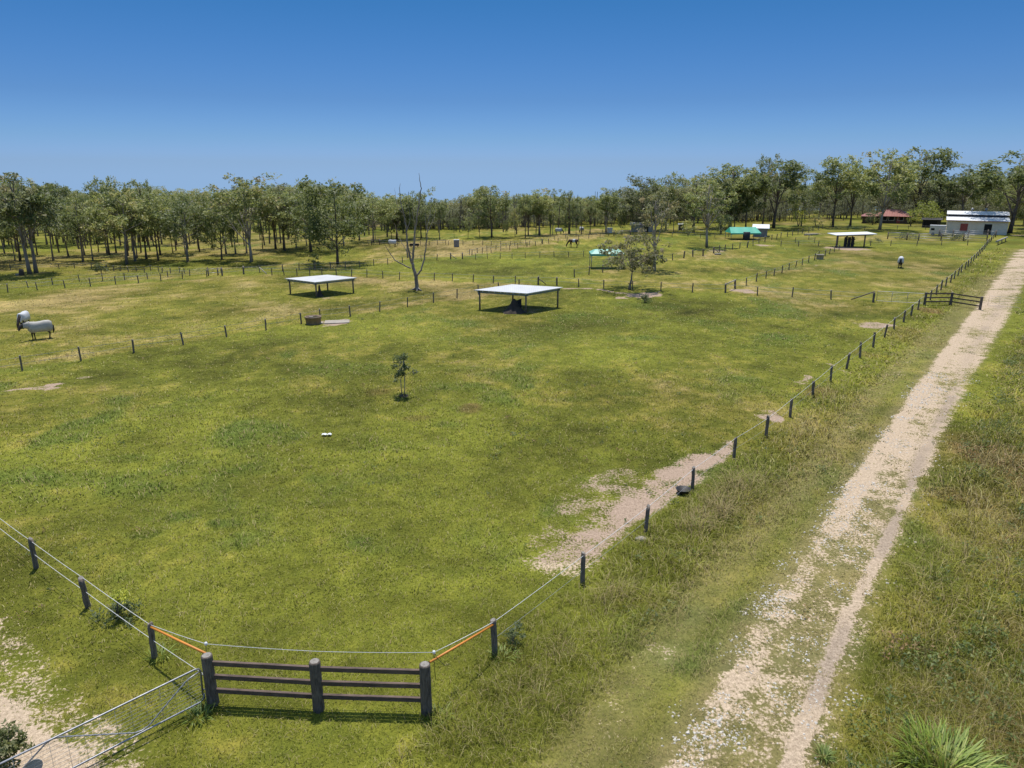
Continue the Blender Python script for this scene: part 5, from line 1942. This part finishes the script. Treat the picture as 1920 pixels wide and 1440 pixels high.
# black bowl, scrap of plastic, stone
p = at(1281, 925)
m = MB()
r = 13.5 * wpp(925)
m.lathe([(r * .62, 0), (r * .72, .02), (r * .98, r * .62), (r * 1.05, r * .66), (r * 1.05, r * .72), (r * .93, r * .72), (r * .62, .05), (.001, .05)], 30)
tag(m.build('feed_bowl', M['black'], None, p), 'black rubber feed bowl on the bare soil by the lane fence', 'bowl')
p = at(614, 817)
m = MB()
for cx, s in ((-.17, 1), (.12, .8)):
    vs = []
    for i in range(5):
        for j in range(4):
            vs.append((cx + (i - 2) * .07 * s, (j - 1.5) * .1 * s, .06 + .05 * random.random() * s + .05 * (1 - abs(i - 2) / 2)))
    n0 = len(m.v)
    m.add(vs, [(i * 4 + j, (i + 1) * 4 + j, (i + 1) * 4 + j + 1, i * 4 + j + 1) for i in range(4) for j in range(3)])
o = m.build('plastic_scrap', M['plastic_scrap'], None, p)
o.modifiers.new('film', 'SOLIDIFY').thickness = .01
tag(o, 'crumpled white plastic scrap lying in the near paddock', 'litter')
p = at(1202, 1012)
m = MB()
m.lathe([(.17, -.03), (.2, .03), (.16, .1), (.07, .13), (.001, .135)], 9)
o = m.build('stone', M['pale_concrete'], None, p)
o.scale = (1.3, .9, 1)
tag(o, 'grey stone at the foot of a lane fence post', 'stone')
# stump at far left
p = at(41, 516)
m = MB()
m.tube([(0, 0, -.1), (0, 0, .5), (.1, 0, .85)], [.42, .34, .28], 10)
t = tag(m.build('stump', M['brown'], None, p), 'brown stump with pale split wood beside the leaning pair of trees', 'stump')
m = MB()
m.box((-.55, -.1, .12), (.5, .3, .22), .4)
m.build('split_wood', M['log'], t)

# low black trough in the dry strip
p = at(777, 463)
m = MB()
m.box((0, 0, .28), (1.9, .7, .06))
for sx in (-1, 1):
    m.box((sx * .93, 0, .45), (.06, .7, .4))
for sy in (-1, 1):
    m.box((0, sy * .33, .45), (1.8, .06, .4))
for sx in (-.7, .7):
    m.box((sx, 0, .12), (.1, .6, .26))
tag(m.build('feed_trough', M['black'], None, p), 'low black feed trough in the dry strip behind the dead tree', 'trough')


# horse float trailer
def trailer():
    c = at(1756, 442)
    k = wpp(442) * .86
    w, h = 30 * k, rise(1756, 440, 421)
    t = thing('horse_trailer', 'cream horse trailer parked left of the silver roofed shed', 'trailer', c, -.55)
    m = MB()
    m.box((0, 1, h * .55), (w, 2.0, h * .72))
    m.build('body', M['cream'], t)
    m = MB()
    m.box((0, 1, h * .95), (w * 1.03, 2.1, h * .1))
    m.build('roof', M['white_roof'], t)
    for sx in (-.25, .2):
        m = MB()
        m.tube([(sx * w, -.06, .35), (sx * w, .2, .35)], .35, 14)
        wh = m.build('wheel', M['black'], t)
        m = MB()
        m.tube([(sx * w, -.09, .35), (sx * w, -.055, .35)], .17, 12)
        m.build('rim', M['steel'], wh)
    m = MB()
    m.box((-w * .3, -.02, h * .62), (w * .22, .04, h * .2))
    m.build('window', M['opening'], t)
    m = MB()
    m.beam((w / 2, 1, .5), (w / 2 + 1.2, 1, .45), .08, .1)
    m.build('drawbar', M['steel'], t)


trailer()


# ------------------------------------------------------------------ railed yards and log seats
def railed(name, label, pts, H, zs, postm='post', railm='grey_rail', r=.11, rr_=.05):
    P = [at(*p) for p in pts]
    t = thing(name, label, 'fence', P[0])
    for p in P:
        m = MB()
        m.tube([(0, 0, -.1), (0, 0, H)], [r, r * .92], 8)
        o = m.build('post', M[postm], t)
        o.location = p - P[0]
    for a, b in zip(P, P[1:]):
        for z in zs:
            m = MB()
            m.tube([a - P[0] + Vector((0, 0, z)), b - P[0] + Vector((0, 0, z))], rr_, 6)
            m.build('rail', M[railm], t)


railed('yard_rails', 'front rails of the steel horse yard before the silver roofed shed', [(1664, 448), (1700, 450), (1722, 451), (1764, 451), (1806, 452), (1850, 451)], 1.6, (.45, .85, 1.2, 1.5), 'post', 'steel', .12, .05)
railed('yard_rails', 'rear rails of the steel horse yard against the silver roofed shed', [(1760, 443), (1786, 444), (1815, 444), (1851, 444), (1866, 445)], 1.7, (.5, .95, 1.35), 'post', 'steel', .14, .05)
railed('yard_rails', 'side rails joining the two lines of the steel horse yard', [(1806, 452), (1815, 444)], 1.6, (.5, .95, 1.35), 'post', 'steel', .12, .05)
railed('rail_fence', 'far weathered rail fence left of the brown hay shed', [(1151, 442), (1166, 441), (1182, 441)], 1.3, (.4, .75, 1.1), 'post', 'grey_rail', .14, .06)
railed('rail_fence', 'short dark rail gate at the corner of the central woodland', [(697, 459), (712, 459)], 1.3, (.5, 1.1), 'post', 'rail', .12, .06)
railed('rail_fence', 'pale tube gate set in the left cross fence', [(391, 517), (409, 516), (417, 515)], 1.1, (.4, 1.0), 'post', 'steel', .1, .035)


def log_seat(label, a, b, z):
    p, q = at(*a), at(*b)
    t = thing('log_jump', label, 'log', p)
    d = q - p
    m = MB()
    m.tube([Vector((0, 0, z)), d * .5 + Vector((0, 0, z + .04)), d + Vector((0, 0, z + .05))], [.2, .18, .16], 9)
    m.build('log', M['log'], t)
    for u in (.15, .5, .85):
        m = MB()
        m.tube([d * u + Vector((0, -.2, -.05)), d * u + Vector((0, 0, z))], .09, 6)
        m.build('leg', M['post'], t)


log_seat('bleached log rail on short legs beside the top of the lane', (1867, 460), (1887, 452), .8)
log_seat('fallen pale log beyond the busy fence line', (1508, 442), (1534, 441), .25)
m = MB()
m.tube([(0, 0, .15), (1.2, .2, .17)], [.16, .14], 8)
tag(m.build('log', M['log'], None, at(1340, 478)), 'short pale log lying against the heavy posted fence', 'log')


# ------------------------------------------------------------------ horses
def remesh(mb, name, material, vox=.028):
    tmp = bpy.data.objects.new('tmp', mb.mesh('tmp', material))
    COL.objects.link(tmp)
    r = tmp.modifiers.new('r', 'REMESH')
    r.mode = 'VOXEL'
    r.voxel_size = vox
    s = tmp.modifiers.new('s', 'SMOOTH')
    s.iterations = 6
    s.factor = .5
    dg = bpy.context.evaluated_depsgraph_get()
    me = bpy.data.meshes.new_from_object(tmp.evaluated_get(dg))
    me.name = name
    me.polygons.foreach_set('use_smooth', np.ones(len(me.polygons), bool))
    bpy.data.objects.remove(tmp)
    if not me.materials:
        me.materials.append(material)
    return me


def horse(label, px, py, rz, back_h, pose='graze', hide='hide_dark', rug=None, neck_rug=False, turn=0.0, group=None, patch=False):
    """local +x is the way it faces; legs stand on z = 0"""
    t = thing('horse', label, 'horse', at(px, py), rz, group, back_h / 1.5)
    b = MB()
    # trunk: deep chest narrowing to the belly and croup
    b.tube([(-.86, 0, 1.14), (-.72, 0, 1.2), (-.5, 0, 1.2), (-.2, 0, 1.16), (.12, 0, 1.13), (.4, 0, 1.14), (.6, 0, 1.18), (.7, 0, 1.2)], [.1, .24, .29, .285, .3, .29, .23, .12], 16)
    if pose == 'graze':
        nk = [(.5, 0, 1.25), (.76, turn * .05, 1.12), (.98, turn * .15, .86), (1.13, turn * .3, .6)]
        hd = [(1.13, turn * .3, .62), (1.2, turn * .36, .46), (1.24, turn * .42, .26), (1.25, turn * .45, .1)]
    else:
        nk = [(.5, 0, 1.25), (.76, turn * .05, 1.3), (.98, turn * .18, 1.3), (1.12, turn * .32, 1.34)]
        hd = [(1.1, turn * .32, 1.36), (1.22, turn * .42, 1.22), (1.32, turn * .5, 1.04), (1.37, turn * .54, .92)]
    b.tube(nk, [.24, .19, .14, .12], 12)
    b.tube(hd, [.12, .125, .085, .07], 10)
    e0 = Vector(hd[0])
    for s in (-1, 1):
        b.tube([e0 + Vector((-.03, s * .06, .03)), e0 + Vector((-.06, s * .085, .2))], [.045, .02], 6)
        b.tube([(-.58, s * .13, 1.15), (-.5, s * .17, .86), (-.56, s * .17, .72), (-.7, s * .165, .5), (-.66, s * .165, .3), (-.63, s * .165, .12), (-.6, s * .165, .0)], [.2, .15, .105, .068, .048, .05, .068], 10)
        st = .08 * s
        b.tube([(.46, s * .14, 1.08), (.47 + st * .3, s * .16, .78), (.47 + st, s * .155, .48), (.46 + st, s * .155, .3), (.46 + st, s * .155, .12), (.49 + st, s * .155, .0)], [.16, .1, .066, .045, .048, .066], 10)
    body = obj('body', remesh(b, 'body', M[hide]), t)
    m = MB()
    m.tube([(-.84, 0, 1.22), (-.97, 0, 1.02), (-.98, 0, .7), (-.94, 0, .42)], [.05, .075, .08, .03], 8)
    m.build('tail', M['black'] if hide == 'hide_dark' else M[hide], t)
    m = MB()
    for i in range(5):
        u = i / 4
        q = Vector(nk[1]).lerp(Vector(nk[3]), u)
        m.box(q + Vector((-.06, 0, .17 - .04 * u)), (.2, .05, .14), 0)
    m.build('mane', M['black'], t)

    def shell(name, secs, material):
        """half tube over the body: (x, half width, top z, bottom z, y shift)"""
        m = MB()
        n = 15
        vs, fs = [], []
        for x, w, zt, zb, yo in secs:
            for k in range(n):
                a = pi * (k / (n - 1))
                yy = -cos(a)
                zz = sin(a)
                sh = abs(yy) ** .7 * (1 if yy > 0 else -1)
                z = zb + (zt - zb) * zz ** .55
                vs.append((x, yo + w * sh * (1.06 if z < zb + .15 else 1), z + random.uniform(-.008, .008)))
        for i in range(len(secs) - 1):
            for k in range(n - 1):
                fs.append((i * n + k, (i + 1) * n + k, (i + 1) * n + k + 1, i * n + k + 1))
        m.add(vs, fs, 0, True)
        o = m.build(name, M[material], t)
        o.modifiers.new('cloth', 'SOLIDIFY').thickness = .018
        return o

    if rug:
        rg = shell('rug', [(-.95, .12, 1.26, .86, 0), (-.92, .25, 1.4, .72, 0), (-.74, .335, 1.52, .66, 0), (-.45, .37, 1.535, .66, 0), (-.15, .37, 1.475, .68, 0), (.15, .375, 1.46, .66, 0), (.42, .36, 1.5, .64, 0), (.62, .31, 1.5, .68, 0), (.74, .22, 1.46, .82, 0), (.78, .12, 1.38, .95, 0)], rug)
        m = MB()
        for x_ in (-.28, .2):
            m.tube([(x_, -.37, .72), (x_ + .03, -.3, .78), (x_ + .05, 0, .8), (x_ + .03, .3, .78), (x_, .37, .72)], .016, 5)
        m.build('strap', M['black'], rg)
        if neck_rug:
            if pose == 'graze':
                sec = [(.6, .27, 1.5, .9, 0), (.76, .23, 1.34, .84, turn * .05), (.9, .19, 1.16, .7, turn * .12), (1.03, .165, .95, .52, turn * .22)]
            else:
                sec = [(.58, .28, 1.55, .86, 0), (.76, .235, 1.53, .98, turn * .05), (.92, .19, 1.5, 1.05, turn * .15), (1.04, .16, 1.49, 1.12, turn * .25)]
            shell('neck_rug', sec, rug)
    if patch:
        shell('white_patch', [(-.35, .31, 1.47, .95, 0), (-.2, .315, 1.475, .88, 0), (0, .32, 1.46, .9, 0), (.1, .31, 1.45, 1.0, 0)], 'rug_white')
    return t


GH = 'horses in the paddocks'
horse('pale rugged horse standing side on, its dark head lowered beside the grazing one', 77, 636, pi + .6, rise(75, 637, 603), 'stand', rug='rug', neck_rug=True, turn=.7, group=GH)
horse('white rugged dark horse grazing towards the camera behind the pale rugged one', 47, 613, -pi / 2 + .22, rise(47, 616, 588), 'graze', rug='rug_white', neck_rug=True, turn=-.3, group=GH)
horse('dark horse in white rug seen from behind in the right paddock', 1687, 502, pi / 2 - .5, rise(1687, 503, 482), 'graze', rug='rug_white', group=GH)
horse('dark brown horse with a white patch grazing in the lush paddock', 1075, 464, pi - .3, 1.75, 'graze', hide='hide_brown', group=GH, patch=True)
horse('small far horse in white rug with dark neck in the dry strip', 737, 463, 0.1, 1.45, 'stand', rug='rug_white', group=GH)
horse('far horse in white rug standing side on left of the pale box tank', 1048, 439, .2, 1.5, 'graze', rug='rug_white', group=GH)
horse('farthest white rugged horse seen end on near the pale box tank', 1090, 437, pi / 2 + .3, 1.55, 'graze', rug='rug_white', group=GH)

# ------------------------------------------------------------------ sky and sun
SUN_EL, SUN_AZ = radians(74), radians(-6)      # azimuth from +Y, negative is left
sd = Vector((sin(SUN_AZ) * cos(SUN_EL), cos(SUN_AZ) * cos(SUN_EL), sin(SUN_EL)))
sl = bpy.data.lights.new('sun', 'SUN')
sl.energy = 3.4
sl.angle = radians(.53)
sl.color = (1.0, .955, .89)
so = bpy.data.objects.new('sun', sl)
COL.objects.link(so)
so.rotation_euler = sd.to_track_quat('Z', 'Y').to_euler()
w = bpy.data.worlds.new('World')
S.world = w
w.use_nodes = True
nt = w.node_tree
bg = nt.nodes['Background']
sky = nt.nodes.new('ShaderNodeTexSky')
sky.sky_type = 'NISHITA'
sky.sun_disc = False
sky.sun_elevation = SUN_EL
sky.sun_rotation = SUN_AZ
sky.altitude = 0
sky.air_density = 1.0
sky.dust_density = .3
sky.ozone_density = 2.0
tc = nt.nodes.new('ShaderNodeTexCoord')
sp = nt.nodes.new('ShaderNodeSeparateXYZ')
nt.links.new(tc.outputs['Generated'], sp.inputs[0])
tint = ramp(nt, sp.outputs[2], [(0.0, (0.193, 0.314, 0.643)), (0.028, (0.183, 0.297, 0.602)), (0.046, (0.167, 0.28, 0.527)), (0.094, (0.13, 0.234, 0.428)), (0.21, (0.08, 0.222, 0.377)), (0.32, (0.3, 0.48, 0.7)), (0.6, (0.9, 0.93, 0.86)), (1, (1.05, 1.0, 0.82))])
cv = nt.nodes.new('ShaderNodeCombineXYZ')
nt.links.new(sp.outputs[0], cv.inputs[0])
nt.links.new(sp.outputs[1], cv.inputs[1])
nt.links.new(math_n(nt, 'MAXIMUM', sp.outputs[2], .018), cv.inputs[2])
nt.links.new(cv.outputs[0], sky.inputs[0])
nt.links.new(mixrgb(nt, 1.0, sky.outputs[0], tint, 'MULTIPLY'), bg.inputs[0])
bg.inputs[1].default_value = .15
S.view_settings.view_transform = 'Standard'
S.view_settings.look = 'None'
S.view_settings.exposure = .47
S.view_settings.gamma = 1
S.view_settings.use_curve_mapping = False
S.cycles.max_bounces = 6
S.cycles.transparent_max_bounces = 4
